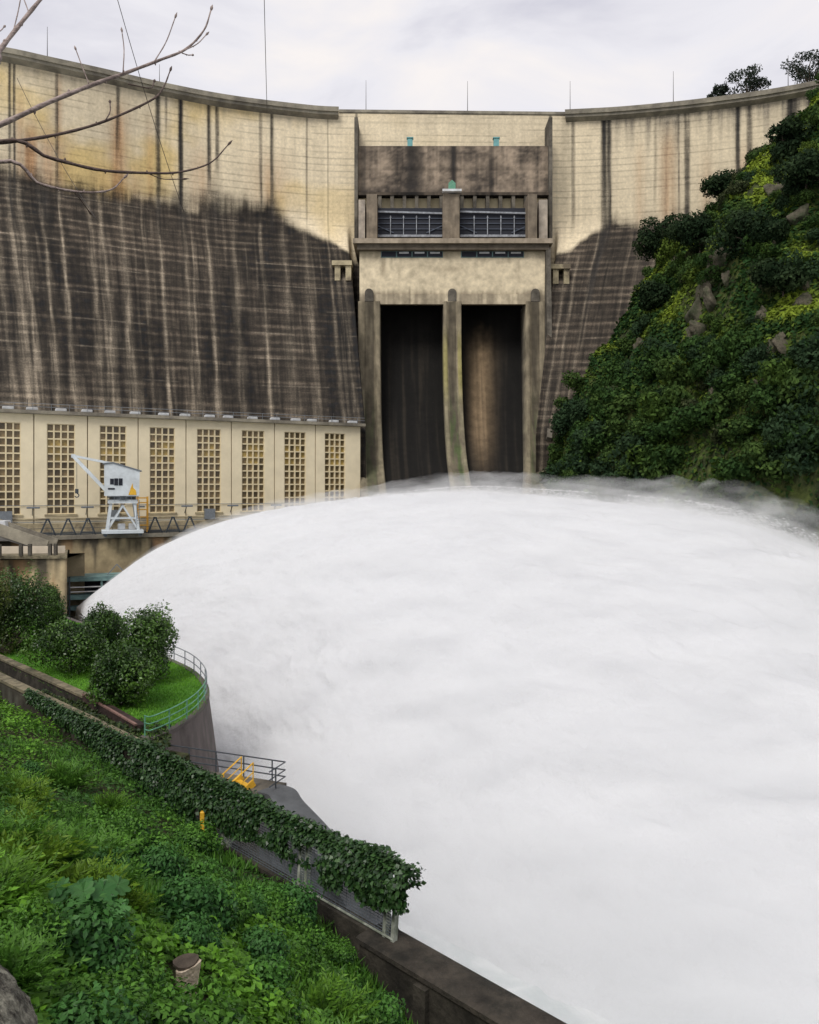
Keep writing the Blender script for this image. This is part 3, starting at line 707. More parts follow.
for i, (px, lab) in enumerate(((47.5, 'black A-frame stand on the quay, leftmost of the three left of the crane'), (68, 'black A-frame stand on the quay, middle one of the three left of the crane'),
        (88, 'black A-frame stand on the quay, nearest the crane on its left'), (155, 'black A-frame stand on the quay, nearest the crane on its right'),
        (173, 'black A-frame stand on the quay, second to the right of the crane'), (190, 'black A-frame stand on the quay, farthest right beside the water jet'))):
    # where the edge of the quay shows at that spot
    a = np.linspace(-10, 60, 1500); pts = PH0[None, :2] + ex[None, :2] * a[:, None] + nx_[None, :2] * (qb - .5)
    j = int(np.argmin(np.abs(CX + F * pts[:, 0] / pts[:, 1] - px)))
    if i == 0:
        fr = empty('a_frame_stand', (*pts[j], QZ), PHA)
        for s in (-1, 1): MB().beam((s * 1.0, 0, 0), (s * .10, 0, 2.2), .2, .2).build('leg', M['dark_rail'], fr)
        MB().beam((-.85, -.15, .35), (.85, -.15, .35), .12).build('crossbar', M['dark_rail'], fr)
        MB().box(-.22, .22, -.2, .2, 2.05, 2.3).build('head', M['dark_rail'], fr); f0 = fr
    else: fr = copy_tree(f0); fr.location = (*pts[j], QZ)
    tag(fr, lab, 'stand', 'A-frame stands along the quay')

# crane
cr_p = W(122.5, 532, 111.8); crn = empty('quay_crane', (cr_p[0], cr_p[1], QZ), R(22)); crn.scale = (.88, .88, .88)
tag(crn, 'pale blue-grey quay crane with a boxy cab and short jib on a latticed portal', 'crane')
MB().box(-3.1, 3.1, -2.0, 2.0, .18, .75).build('base', M['crane'], crn, bevel=.06)
for s in (-1, 1):
    for t in (-1, 1): MB().beam((s * 2.3, t * 1.6, .75), (s * 1.75, t * 1.4, 4.9), .42, .42).build('leg', M['crane'], crn)
for t in (-1.5, 1.5):
    mb = MB()
    mb.beam((-2.1, t, 1.0), (.0, t, 4.6), .26); mb.beam((2.1, t, 1.0), (.0, t, 4.6), .26); mb.beam((-2.2, t * 1.03, 2.6), (2.2, t * 1.03, 2.6), .24)
    mb.build('brace', M['crane'], crn)
for s in (-1, 1):
    mb = MB(); mb.beam((s * 2.2, -1.4, 1.0), (s * 1.8, 1.3, 4.6), .22); mb.beam((s * 2.2, 1.4, 1.0), (s * 1.8, -1.3, 4.6), .22); mb.build('brace', M['crane'], crn)
for x in (-.2, 1.4): MB().box(x - .5, x + .6, -.7, .7, .76, 1.7).build('ballast', M['white_metal'], crn, bevel=.1)
MB().box(-2.2, 2.2, -1.8, 1.8, 4.92, 5.5).build('platform', M['crane'], crn)
MB().tube([(0, 0, 5.5), (0, 0, 6.1)], [2.0, 2.0], 20).build('turntable', M['dark_rail'], crn)
cab = MB().prism([(-2.7, 6.1), (2.4, 6.1), (2.5, 10.0), (-1.5, 11.2), (-2.7, 11.0)], 1, -1.9, 1.9).build('cab', M['crane'], crn)
MB().prism([(-2.9, 11.05), (-1.5, 11.24), (2.8, 9.93), (2.8, 10.1), (-1.5, 11.42), (-2.9, 11.22)], 1, -2.05, 2.05).build('cab_roof', M['grey_rail'], cab)
for x in (-1.0, -.35):
    MB().box(x - .28, x + .28, -1.96, -1.91, 7.75, 8.85).build('window', M['black'], cab)
MB().box(-1.9, -1.35, -1.96, -1.91, 7.9, 8.8).build('window', M['black'], cab)
MB().box(-2.2, -1.2, -1.96, -1.91, 7.1, 7.35).build('vent', M['black'], cab)
MB().prism([(.8, 6.25), (2.0, 6.25), (1.9, 7.0), (1.5, 7.4), (1.4, 8.1), (1.15, 7.4)], 1, -1.95, -1.905).build('warning_panel', M['yellow'], cab)
for t in (-.9, .9): MB().beam((-2.5, t, 7.0), (-7.2, t * .25, 12.3), .38, .5).build('jib', M['crane'], crn)
mb = MB()
for k in np.linspace(.15, .9, 7):
    x, z = -2.5 - 4.7 * k, 7.0 + 5.3 * k; wd = .9 - .68 * k; mb.beam((x, -wd, z), (x, wd, z), .14)
mb.build('jib_lacing', M['crane'], crn)
for t in (-.5, .5): MB().beam((-7.2, t * .3, 12.35), (-1.6, t * 1.4, 11.2), .3, .34).build('tie', M['crane'], crn)
MB().box(-7.5, -6.9, -.4, .4, 12.05, 12.6).build('jib_head', M['crane'], crn)
mb = MB().tube([(-6.7, 0, 12.1), (-6.7, 0, 7.2)], .035, 5); hk = mb.build('hoist_rope', M['cable'], crn)
mb = MB().box(-6.95, -6.45, -.15, .15, 6.5, 7.2); mb.tube([(-6.7 + .3 * math.sin(t), 0, 6.2 + .3 * math.cos(t)) for t in np.linspace(0, 4.4, 9)], .09, 6)
mb.build('hook', M['dark_rail'], hk)
mb = MB()
for t in (-1.95, 1.95):
    for a, b in (((-2.15, 5.5), (2.15, 5.5)), ((-2.15, 6.0), (2.15, 6.0))): mb.tube([(a[0], t * .98, a[1]), (b[0], t * .98, b[1])], .035, 5)
    for x in np.linspace(-2.15, 2.15, 6): mb.tube([(x, t * .98, 5.3), (x, t * .98, 6.0)], .03, 5)
mb.build('walkway_railing', M['grey_rail'], crn)
mb = MB()
for x in (2.05, 2.45): mb.tube([(x, -1.75, .7), (x, -1.75, 5.4)], .045, 5)
for z in np.arange(1.0, 5.3, .4): mb.tube([(2.05, -1.75, z), (2.45, -1.75, z)], .03, 4)
mb.build('ladder', M['grey_rail'], crn)
for x in (-2.6, 2.6):
    for t in (-1.6, 1.6): MB().tube([(x, t - .2, .02), (x, t + .2, .02)], .28, 12).build('wheel', M['dark_rail'], crn)
# orange frame behind the crane
op = W(142.5, 531, 117.5); og = empty('ladder_frame', (op[0], op[1], QZ), PHA); tag(og, 'orange ladder-like steel frame standing between crane and powerhouse wall', 'frame')
for x in (-.7, .7): MB().box(x - .13, x + .13, -.13, .13, 0, 5.2).build('upright', M['orange'], og)
for z in (1.0, 2.2, 3.3, 4.3, 5.0): MB().box(-.57, .57, -.08, .08, z - .09, z + .09).build('rung', M['orange'], og)

# landing below the quay: pier, ramp and balustrade at the left edge
FZ = Z_(556, 97)
lp = empty('river_landing', (-46, 97, 0)); tag(lp, 'square concrete pier with pale deck at the far left, below the powerhouse quay', 'landing')
pier_ = [np.array([-75, 94.]), np.array([X_(67, 97), 97.0]), np.array([X_(66, 105.5), 105.5])]
def l_tint(x, z):
    c = q_tint(x, z + 1.6); k = (.75 * sstep(1.6, .5, np.abs(x - 24.5)) * sstep(4, 12, z))[..., None]; return c * (1 - k) + np.array([.04, .035, .028]) * k
keep(tinted_wall('wall', pier_, -2, FZ - .3, l_tint, M['brown_wall'], 8), lp)
mb = MB(); mb.sweep(np.array(pier_), [(.25, FZ - .29), (.25, FZ + .1), (-9, FZ + .1), (-9, FZ - .29)]); keep(mb.build('deck', M['coping']), lp)
mb = MB().sweep(np.array([[-75, 97.2], [X_(58, 100), 99.6], [X_(64.5, 100), 100.2]]), [(0, FZ + .11), (0, FZ + 1.0), (-.3, FZ + 1.0), (-.3, FZ + .11)]); keep(mb.build('parapet', M['sand']), lp)
for px in (1.5, 8, 27, 35, 53, 58):
    keep(MB().box(X_(px, 97.8) - .18, X_(px, 97.8) + .18, 97.0 - (60 - px) * .028, 97.4 - (60 - px) * .028, FZ + .11, FZ + 1.5).build('baluster', M['dark_concrete']), lp)
# ramp descending from the quay
rp = MB(); A, B = W(-40, 520, 101), W(52, 549, 102.5)
rp.beam(A + [0, 0, -.2], B + [0, 0, -.2], 2.8, .5); o = rp.build('ramp', M['grey_concrete']); tag(o, 'dark sloping concrete ramp running down to the pale landing at the left edge', 'ramp')
rb = MB().beam(A + [0, -1.4, .8], B + [0, -1.4, .5], .35, 1.4).build('parapet', M['cornice'], o)
MB().beam(A + [0, 1.4, .9], B + [0, 1.4, .6], .35, 1.2).build('parapet', M['cornice'], o)
cbp = W(3, 533, 103); wc = empty('white_hatch', (cbp[0], cbp[1], QZ - .3)); tag(wc, 'small white sloped hatch cover at the left edge behind the ramp', 'hatch')
MB().prism([(-1.2, 0), (1.2, 0), (.6, 2.6), (-1.0, 2.6)], 1, -.8, .8).build('cover', M['white_metal'], wc, bevel=.05)
# teal service gallery at the outlet
G0 = W(70.5, 577, 103.5); gl = empty('outlet_gallery', (G0[0], G0[1], 0), R(18)); tag(gl, 'teal steel gallery with railings at the outlet where the water jet starts', 'gallery')
GZ = G0[2]
MB().box(-.3, 12.5, -.6, 4, GZ - 2.9, GZ - 2.3).build('floor', M['teal'], gl); MB().box(-.3, 12.5, -.7, 4, GZ - .55, GZ).build('roof', M['teal'], gl)
for x in (-.1, 3.8, 8, 12.2): MB().box(x - .12, x + .12, -.55, -.3, GZ - 2.29, GZ - .56).build('post', M['teal'], gl)
for z in (GZ - 1.9, GZ - 1.3): MB().box(-.2, 12.3, -.5, -.42, z - .07, z + .07).build('rail', M['white_metal'], gl)
MB().box(-.3, 12.5, 3.4, 3.9, 0, GZ - .56).build('back_wall', M['black'], gl); MB().box(-.35, 12.5, -.5, 3.3, 0, GZ - 5.2).build('lower_wall', M['dark_concrete'], gl)
MB().box(-.3, 12.5, -.3, 3.3, GZ - 4.3, GZ - 3.8).build('gate_beam', M['teal'], gl)
for x in (-.4, -.05): MB().box(x - .1, x + .1, -.8, -.6, 0, GZ + .1).build('guide', M['dark_rail'], gl)
mb = MB(); zz = GZ
mb.beam((4.4, 1, zz), (5.6, 1, zz + 1.4), .12); mb.beam((6.8, 1, zz), (5.6, 1, zz + 1.4), .12); mb.build('hoist_frame', M['grey_rail'], gl)

# ================================================================== river and the water jet
def water_mat():
    m, nt, ns, L = nodes('river_water')
    out = N(nt, 'ShaderNodeOutputMaterial'); p = N(nt, 'ShaderNodeBsdfPrincipled', Roughness=.35); tc = N(nt, 'ShaderNodeTexCoord')
    n1 = N(nt, 'ShaderNodeTexNoise', Scale=.35, Detail=9.0, Roughness=.65, Distortion=1.2); L.new(tc.outputs['Object'], n1.inputs['Vector'])
    cr = N(nt, 'ShaderNodeValToRGB'); e = cr.color_ramp.elements
    e[0].position = .40; e[0].color = (.45, .50, .50, 1); e[1].position = .62; e[1].color = (.70, .72, .72, 1)
    L.new(n1.outputs['Fac'], cr.inputs[0]); L.new(cr.outputs[0], p.inputs['Base Color'])
    b = N(nt, 'ShaderNodeBump', Strength=.6, Distance=.4); n2 = N(nt, 'ShaderNodeTexNoise', Scale=1.2, Detail=6.0); L.new(tc.outputs['Object'], n2.inputs['Vector'])
    L.new(n2.outputs['Fac'], b.inputs['Height']); L.new(b.outputs[0], p.inputs['Normal']); L.new(p.outputs[0], out.inputs[0]); return m
me = MB().add([(-2500, -800, 0), (2500, -800, 0), (2500, 2500, 0), (-2500, 2500, 0)], [(0, 1, 2, 3)]).build('river', water_mat()); tag(me, 'churning pale river water', kind='structure')

def jet_mat():
    m, nt, ns, L = nodes('white_water')
    out = N(nt, 'ShaderNodeOutputMaterial'); p = N(nt, 'ShaderNodeBsdfDiffuse'); p.inputs['Color'].default_value = (.745, .755, .775, 1)
    t = N(nt, 'ShaderNodeBsdfTranslucent'); t.inputs['Color'].default_value = (.82, .83, .85, 1); mx = N(nt, 'ShaderNodeMixShader', Fac=.25)
    tc = N(nt, 'ShaderNodeTexCoord'); n2 = N(nt, 'ShaderNodeTexNoise', Scale=.6, Detail=8.0, Roughness=.6); L.new(tc.outputs['Object'], n2.inputs['Vector'])
    b = N(nt, 'ShaderNodeBump', Strength=.55, Distance=.8); L.new(n2.outputs['Fac'], b.inputs['Height'])
    L.new(b.outputs[0], p.inputs['Normal']); L.new(b.outputs[0], t.inputs['Normal'])
    L.new(p.outputs[0], mx.inputs[1]); L.new(t.outputs[0], mx.inputs[2]); L.new(mx.outputs[0], out.inputs[0]); return m
def wisp_mat(name, dens, lo, hi, col=(.97, .975, .98)):
    """spray whose density is torn into streaks along the flow"""
    m, nt, ns, L = nodes(name)
    out = N(nt, 'ShaderNodeOutputMaterial'); v = N(nt, 'ShaderNodeVolumePrincipled', Anisotropy=0.0); v.inputs['Color'].default_value = (*col, 1)
    tc = N(nt, 'ShaderNodeTexCoord'); mp = N(nt, 'ShaderNodeMapping'); mp.inputs['Rotation'].default_value = (0, R(8), R(12)); mp.inputs['Scale'].default_value = (.11, .30, .42)
    n1 = N(nt, 'ShaderNodeTexNoise', Scale=1.0, Detail=5.0, Roughness=.62); L.new(tc.outputs['Object'], mp.inputs[0]); L.new(mp.outputs[0], n1.inputs['Vector'])
    r_ = N(nt, 'ShaderNodeMapRange', interpolation_type='SMOOTHSTEP'); r_.inputs[1].default_value = lo; r_.inputs[2].default_value = hi; r_.inputs[3].default_value = 0; r_.inputs[4].default_value = dens
    L.new(n1.outputs['Fac'], r_.inputs[0]); L.new(r_.outputs[0], v.inputs['Density']); L.new(v.outputs[0], out.inputs['Volume']); return m
def vol_mat(name, dens, col=(.97, .975, .98)):
    m, nt, ns, L = nodes(name)
    out = N(nt, 'ShaderNodeOutputMaterial'); v = N(nt, 'ShaderNodeVolumePrincipled', Density=dens, Anisotropy=0.0); v.inputs['Color'].default_value = (*col, 1)
    L.new(v.outputs[0], out.inputs['Volume']); return m

ridge = np.array([0, 0, -1.0]) * sstep(0, .5, np.linspace(0, 1, 420))[:, None] + spline([W(77, 607, 101), W(100, 588, 99), W(150, 551, 97), W(200, 526, 95), W(250, 509, 93), W(300, 498.5, 91), W(350, 490.5, 89), W(400, 485, 88), W(470, 481, 87), W(530, 485.5, 86),
                W(600, 492, 84), W(690, 502, 80), W(760, 519, 77), W(830, 546, 74), W(930, 600, 70)], 420)
foot = spline([(-39.5, 97.5, 8.0), (-36, 90, 5), (-30, 80, 0), (-24, 71, -.5), (-18, 63, -.5), (-13, 56, -.5), (-9, 50, -.5), (-5, 45, -.5), (0, 42.5, -.5), (7, 36, -.5), (15, 31, -.5),
               (24, 28, -.5), (34, 29, -.5), (44, 35, -.5), (52, 38, -.5)], 420)
def jet_mesh(grow, amp, seed, nf=230, nb=24, freq=1.0):
    nt_ = len(ridge); t = np.linspace(0, 1, nt_)
    ease = sstep(0, .16, t)
    rd = ridge.copy(); ft = foot.copy()
    out = unit(ft[:, :2] - rd[:, :2])
    eb = .22 * sstep(.05, .3, t) + .78 * sstep(.3, .95, t); rd[:, 2] += grow * (.06 + .94 * eb); ft[:, :2] += out * (grow * 2.4 * (.1 + .9 * ease))[:, None]
    bkx = rd[:, :2] - out * (10 + grow * 1.5) * (.12 + .88 * ease)[:, None]
    bk = np.concatenate([bkx, np.where(t < .1, rd[:, 2] - 4, -.5)[:, None]], 1)
    j = np.linspace(0, 1, nf)[None, :]
    fx = rd[:, None, :2] * (1 - j[..., None]) + ft[:, None, :2] * j[..., None]
    fz = ft[:, None, 2] + (rd[:, None, 2] - ft[:, None, 2]) * (1 - j ** 1.45) ** 1.12
    front = np.concatenate([fx, fz[..., None]], -1)
    k = np.linspace(1, 0, nb)[None, :-1]
    bxy = rd[:, None, :2] * (1 - k[..., None]) + bk[:, None, :2] * k[..., None]
    bz = bk[:, None, 2] + (rd[:, None, 2] - bk[:, None, 2]) * np.sqrt(np.clip(1 - k ** 2, 0, 1))
    back = np.concatenate([bxy, bz[..., None]], -1)
    G = np.concatenate([back, front], 1)
    # churned surface: long billows along the flow, broken by finer ones
    tt = t[:, None] * 75; jj = np.concatenate([-k * 10, j * 45], 1)
    d = (fbm(tt / 9 * freq, jj / 4.5 * freq, 0, seed, 5, .55) - .5) * 1.1 + (np.abs(fbm(tt / 3.5 * freq, jj / 2.2 * freq, 0, seed + 5, 4) - .5)) * -1.5 + (fbm(tt / 1.6, jj / 1.1, 0, seed + 9, 4, .6) - .5) * .9
    a = amp * (.06 + .50 * sstep(.02, .5, t) + .44 * sstep(.4, .9, t))[:, None] * (.45 + .55 * sstep(0, .3, np.abs(np.concatenate([-k, j], 1))))
    dx = np.gradient(G, axis=0); dy = np.gradient(G, axis=1); nn = unit(np.cross(dx, dy)); nn = nn * np.sign(nn[..., 2:3] + 1e-6)
    G = G + nn * (d * a)[..., None]
    nv_ = G.shape[1]
    V = G.reshape(-1, 3); Q = grid_quads(nt_, nv_)
    # underside and ends close it
    i = np.arange(nt_ - 1); bot = np.stack([i * nv_, i * nv_ + nv_ - 1, (i + 1) * nv_ + nv_ - 1, (i + 1) * nv_], -1)
    mid = nb - 1
    caps = []
    for e in (0, nt_ - 1):
        lo, hi = 0, nv_ - 1
        while hi - lo > 1:
            caps.append((e * nv_ + lo, e * nv_ + lo + 1, e * nv_ + hi - 1, e * nv_ + hi)) if hi - lo > 2 else caps.append((e * nv_ + lo, e * nv_ + lo + 1, e * nv_ + hi, e * nv_ + hi))
            lo += 1; hi -= 1
    me = bpy.data.meshes.new('j'); me.from_pydata([tuple(v) for v in V], [], [tuple(q) for q in Q] + [tuple(q) for q in bot] + [tuple(dict.fromkeys(c)) for c in caps])
    import bmesh
    bm = bmesh.new(); bm.from_mesh(me); bmesh.ops.recalc_face_normals(bm, faces=bm.faces); bm.to_mesh(me); bm.free()
    return me
M['fleck'] = leaf_mat('flying_spray', .9, .5, .05)
def keep2(o, root): o.parent = root
jet = link('water_jet', jet_mesh(0, 1.0, 201), jet_mat(), None, True)
tag(jet, 'huge white fan of water shooting from the low outlet and arching across the river', 'water jet')
for i, (g, amp, mt) in enumerate(((.4, 1.5, vol_mat('spray_inner', .22)), (2.0, 2.0, wisp_mat('spray_torn', .14, .26, .80)), (4.0, 3.2, wisp_mat('spray_outer', .14, .40, .70)))):
    sm = link('spray_mist', jet_mesh(g, amp, 231 + i * 20, 70, 12, 1.3), mt)
    tag(sm, 'white spray mist around the jet', kind='stuff', group='spray mist over the river')

r = np.random.default_rng(261); n = 36000
ti = (120 + 299 * r.random(n)).astype(int); tf = ti / 419
flow = unit(np.gradient(ridge, axis=0))[ti]; back = -unit(np.concatenate([foot[ti, :2] - ridge[ti, :2], np.zeros((n, 1))], 1))
P = ridge[ti] + back * r.normal(1.5, 2.5, (n, 1)); P[:, 2] += -.3 + np.minimum(r.exponential(1.0, n), 2.2) * (.10 + .62 * sstep(.3, .95, tf))
puff = fbm(ti / 9.0, P[:, 1] / 3, 0, 263); k = puff > .48
ln_ = r.uniform(.08, .42, n) * (.5 + .7 * tf)
fl_ = leaf_obj('spray_flecks', P[k], np.tile([[0, -.6, .8]], (k.sum(), 1)), ln_[k], np.full((k.sum(), 3), .78), M['fleck'], None, width=.16, tilt=.6, dirs=(flow + [0, 0, -.05])[k], fold=.05, seed=265)
keep2(fl_, jet); fl_['kind'] = 'stuff'

# ================================================================== the wooded hillside on the right
def hill_z(X, Y, rough=True):
    X, Y = np.asarray(X, float), np.asarray(Y, float)
    e = np.interp(Y, [20, 80, 112, 135, 147, 215], [75, 42, 23.6, 22.6, 25, 23.5])
    d = X - e
    base = np.interp(d, [-40, -3, 0, 1.6, 4.5, 9, 14.5, 21, 33, 53, 80, 130, 300], [-30, -14, 6, 24, 34, 41.5, 49.5, 59, 72.5, 91, 106, 122, 150])
    if not rough: return base
    k = sstep(-1, 8, d)
    rg = 1 - np.abs(fbm(X / 17, Y / 13, 0, 301, 4) * 2 - 1)
    t = base / 9.0; terr = (t - np.floor(t)); terr = (sstep(.15, .75, terr) - terr) * 9.0
    return base + k * ((rg - .72) * 15 + (fbm(X / 5, Y / 5, 0, 305) - .5) * 4.5 + terr * .38)
hx, hy = np.meshgrid(np.linspace(14, 190, 330), np.linspace(20, 215, 330), indexing='ij')
hz_ = hill_z(hx, hy)
me = mesh_np('hillside', np.stack([hx, hy, hz_], -1).reshape(-1, 3), grid_quads(330, 330))
hill = link('hillside', me, M['soil'], None, True); tag(hill, 'steep rocky hillside rising to the right abutment', kind='structure')

def dam_y(X, z):
    """Y of the dam's downstream face at height z"""
    off = batter(np.array([z]))[0] * (1 - centre); x = C[:, 0] + lean[:, 0] * off; y = C[:, 1] + lean[:, 1] * off
    return np.interp(X, x, y)
def hill_hit(px, py):
    for Y in np.arange(60, 200, .4):
        p = W(px, py, Y)
        if p[2] <= hill_z(p[0], p[1]): return p
    return None
def hill_n(X, Y, e=1.0):
    gx = (hill_z(X + e, Y) - hill_z(X - e, Y)) / (2 * e); gy = (hill_z(X, Y + e) - hill_z(X, Y - e)) / (2 * e)
    return unit(np.stack([-gx, -gy, np.ones_like(gx)], -1))
# ground cover: moss, grass and bracken in bright patches and dark ivy between
n = 420000
r = np.random.default_rng(31)
Px = r.uniform(24, 92, n); Py = r.uniform(72, 166, n)
ok = (Px / Py < .60) & (Px / Py > .14); Px, Py = Px[ok], Py[ok]
Pz = hill_z(Px, Py); ok = (Pz > 5); Px, Py, Pz = Px[ok], Py[ok], Pz[ok]
dy = np.array([dam_y(x, min(z, 103)) for x, z in zip(Px[::1], Pz[::1])]) if False else None
nn = hill_n(Px, Py)
patch = fbm(Px / 8, Py / 8, Pz / 5, 311, 4); bare = fbm(Px / 5, Py / 5, Pz / 5, 317)
keepm = (bare < .66) & (r.random(len(Px)) < np.where(nn[:, 2] < .30, .55, 1))
Px, Py, Pz, nn, patch = Px[keepm], Py[keepm], Pz[keepm], nn[keepm], patch[keepm]
f = sstep(.41, .55, patch) * sstep(20, 36, Pz) * (.35 + .65 * sstep(.3, .62, nn[:, 2]))
sz = r.uniform(.35, .95, len(Px)) * (1 - .25 * f)
leaf_obj('hill_undergrowth', np.stack([Px, Py, Pz + r.uniform(-.1, .7, len(Px)) * (1 - .6 * f)], -1), nn + [0, 0, .3], sz,
         tints(len(Px), (.022, .056, .016), (.215, .285, .032), 33, .35, f), M['leaf_matte'], width=.65, tilt=.55, fold=.1, seed=34)
tag(bpy.data.objects['hill_undergrowth'], 'mossy green and dark undergrowth covering the right hillside', kind='stuff')

# rock outcrops
def rock_mesh(seed, n=44):
    """angular boulder: a ball cut by random planes, then roughened"""
    r_ = np.random.default_rng(seed)
    u_ = np.linspace(0, 2 * math.pi, n, endpoint=False)[:, None]; v_ = np.linspace(.02, math.pi - .02, n)[None]
    d = np.stack([np.sin(v_) * np.cos(u_), np.sin(v_) * np.sin(u_), np.cos(v_) + 0 * u_], -1)
    pl = unit(r_.normal(0, 1, (16, 3))); h = r_.uniform(.55, 1.0, 16)
    dot = d @ pl.T; rr = np.min(np.where(dot > .05, h / np.maximum(dot, .05), 9), -1); rr = np.minimum(rr, 1.25)
    q = d * rr[..., None] + seed * 3.1
    rr = rr * (.82 + .34 * fbm(q[..., 0] * 2.5, q[..., 1] * 2.5, q[..., 2] * 2.5, seed, 5, .6))
    return mesh_np('rock', (d * rr[..., None] * np.array([1, .8, 1.3])).reshape(-1, 3), grid_quads(n, n, 0, True))
rocks = [rock_mesh(s) for s in range(401, 406)]
for m_ in rocks: m_.materials.append(M['rock'])
spots = [(690, 213, 2.6, 'pale squarish rock just below the dam wall, under the rounded bush'), (705, 290, 3.0, None), (650, 262, 2.4, None), (768, 280, 2.9, 'tall upright rock slab beside a round bush, mid hillside'),
         (697, 312, 3.2, 'pale split rock in the middle of the hillside'), (690, 335, 2.2, None), (783, 345, 2.4, None), (772, 350, 2.0, None), (750, 225, 2.4, None), (800, 215, 2.8, None), (735, 245, 2.2, None),
         (640, 345, 1.6, None), (665, 372, 1.6, None), (720, 390, 2.0, None), (755, 400, 1.8, None), (806, 300, 2.2, None), (610, 405, 1.5, None), (800, 395, 1.8, None), (720, 260, 2.4, None), (782, 190, 2.4, None), (760, 320, 2.0, None), (676, 262, 1.8, None)]
for k, (px, py, s, lab) in enumerate(spots):
    p = hill_hit(px, py)
    if p is None: continue
    o = bpy.data.objects.new('rock_outcrop', rocks[k % 5]); COL.objects.link(o)
    o.location = (p[0], p[1], p[2] - s * .2); o.rotation_euler = (rng.uniform(-.3, .3), rng.uniform(-.3, .3), rng.uniform(0, 6)); s *= .62; o.scale = (s * .9, s * .9, s * rng.uniform(.7, 1.25))
    tag(o, lab or 'grey-brown rock showing through the undergrowth of the hillside', 'rock', 'rocks on the hillside')
    for e in range(2):                                            # smaller blocks broken off beside it
        x, y = p[0] + rng.normal(0, s * .9), p[1] + rng.normal(0, s * .6); c_ = o.copy(); COL.objects.link(c_); f_ = rng.uniform(.35, .7)
        c_.data = rocks[(k + e + 1) % 5]; c_.location = (x, y, float(hill_z(x, y)) + s * .1); c_.scale = (s * f_, s * f_, s * f_ * rng.uniform(.7, 1.3)); c_.rotation_euler = (rng.uniform(-.6, .6), rng.uniform(-.6, .6), rng.uniform(0, 6))
        tag(c_, 'grey-brown rock showing through the undergrowth of the hillside')
# shrubs
def shrub_proto(seed, nl, a, b, leaf, rx=1.0, rz=.85, lumps=8, cut=True):
    P, d, q = crown_points(nl, rx, rz, seed, lumps)
    f = .5 + .5 * vnoise(q[:, 0] * 3, q[:, 1] * 3, q[:, 2] * 3, seed + 2) - .45
    P[:, 2] += rz * .75
    V, Q, T_ = leaves_geo(P, d, leaf, tints(nl, a, b, seed, .3, f * 2), width=.6, tilt=.5, seed=seed)
    return mesh_np('foliage', V, Q, T_)
kinds = [((.014, .038, .012), (.050, .098, .022)), ((.018, .044, .014), (.072, .122, .028)), ((.015, .042, .010), (.070, .120, .022)), ((.024, .036, .018), (.070, .085, .034)), ((.011, .028, .014), (.036, .066, .028)), ((.04, .075, .012), (.120, .170, .028))]
protos = []
for k, (a, b) in enumerate(kinds):
    m_ = shrub_proto(501 + k, 1300, a, b, .17, 1.0, .8 + .1 * (k % 3)); m_.materials.append(M['leaf_matte']); protos.append(m_)
cnt = 0; r = np.random.default_rng(77)
for tries in range(6000):
    if cnt >= 285: break
    X, Y = r.uniform(22, 100), r.uniform(78, 172)
    if not (.15 < X / Y < .56): continue
    z = float(hill_z(X, Y))
    if z < 15 or z > 99: continue
    if Y > dam_y(X, z) + .5: continue
    nz = float(hill_n(X, Y)[2])
    if r.random() > .45 * .45 / max(nz, .12) ** 1.0: continue       # steeper ground is wooded more closely
    low = z < 41
    dens = float(fbm(X / 9, Y / 9, z / 9, 333))
    if not low and dens < .46 + .08 * r.random(): continue
    s = r.uniform(1.2, 2.6) * (1.55 if low else 1)
    k = int(r.choice(6, p=[.38, .24, .08, .05, .25, .0] if low else [.24, .2, .2, .14, .14, .08]))
    o = bpy.data.objects.new('shrub', protos[k]); COL.objects.link(o)
    o.location = (X, Y, z - .3 * s); o.rotation_euler = (r.uniform(-.15, .15), r.uniform(-.15, .15), r.uniform(0, 6.28)); o.scale = (s, s, s * r.uniform(.75, 1.2))
    tag(o, 'dark green shrub among many others on the steep right hillside', 'shrub', 'shrubs on the hillside'); cnt += 1

def tree(name, lab, cat, pos, h, rx, seed, a, b, nl, leaf, trunk_h=.3, group=None, m='leaf_matte', lumps=10, lump=.42, open_=False, mat_t='bark'):
    """tapered trunk with limbs reaching into an uneven crown of leaves"""
    root = empty(name, pos); tag(root, lab, cat, group)
    rz = h * (1 - trunk_h) / 2; zc = h * trunk_h + rz
    P, d, q = crown_points(nl, rx, rz, seed, lumps, lump, 1.0)
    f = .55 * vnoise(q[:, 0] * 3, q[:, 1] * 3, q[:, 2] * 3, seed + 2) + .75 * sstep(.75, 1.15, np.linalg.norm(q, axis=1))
    P[:, 2] += zc
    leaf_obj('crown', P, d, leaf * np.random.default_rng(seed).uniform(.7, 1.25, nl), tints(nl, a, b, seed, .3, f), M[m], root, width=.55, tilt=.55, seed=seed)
    mb = MB(); rr = (h * .022 + .03) * (.55 if name == 'eucalypt' else 1)
    mb.tube([(0, 0, -.4), (.03 * h * .3, 0, h * .2), (0, .02 * h, zc), (.02 * h, 0, h * .88)], [rr * 1.3, rr, rr * .6, rr * .2], 8)
    r_ = np.random.default_rng(seed + 9); c = P[r_.choice(nl, 9)]
    for e in c:
        z0 = h * r_.uniform(.15 + trunk_h * .5, .6); mid = np.array([e[0] * .4, e[1] * .4, z0 + (e[2] - z0) * .55]); mb.tube([(0, 0, z0), mid, e * [.9, .9, 1]], [rr * .5, rr * .33, rr * .1], 5)
    mb.build('trunk', M[mat_t], root, True)
    return root
def on_hill(px, py, Y): 
    p = W(px, py, Y); return (p[0], p[1], float(hill_z(p[0], p[1])) - .2)
DK, DK2 = (.010, .024, .010), (.030, .050, .020)
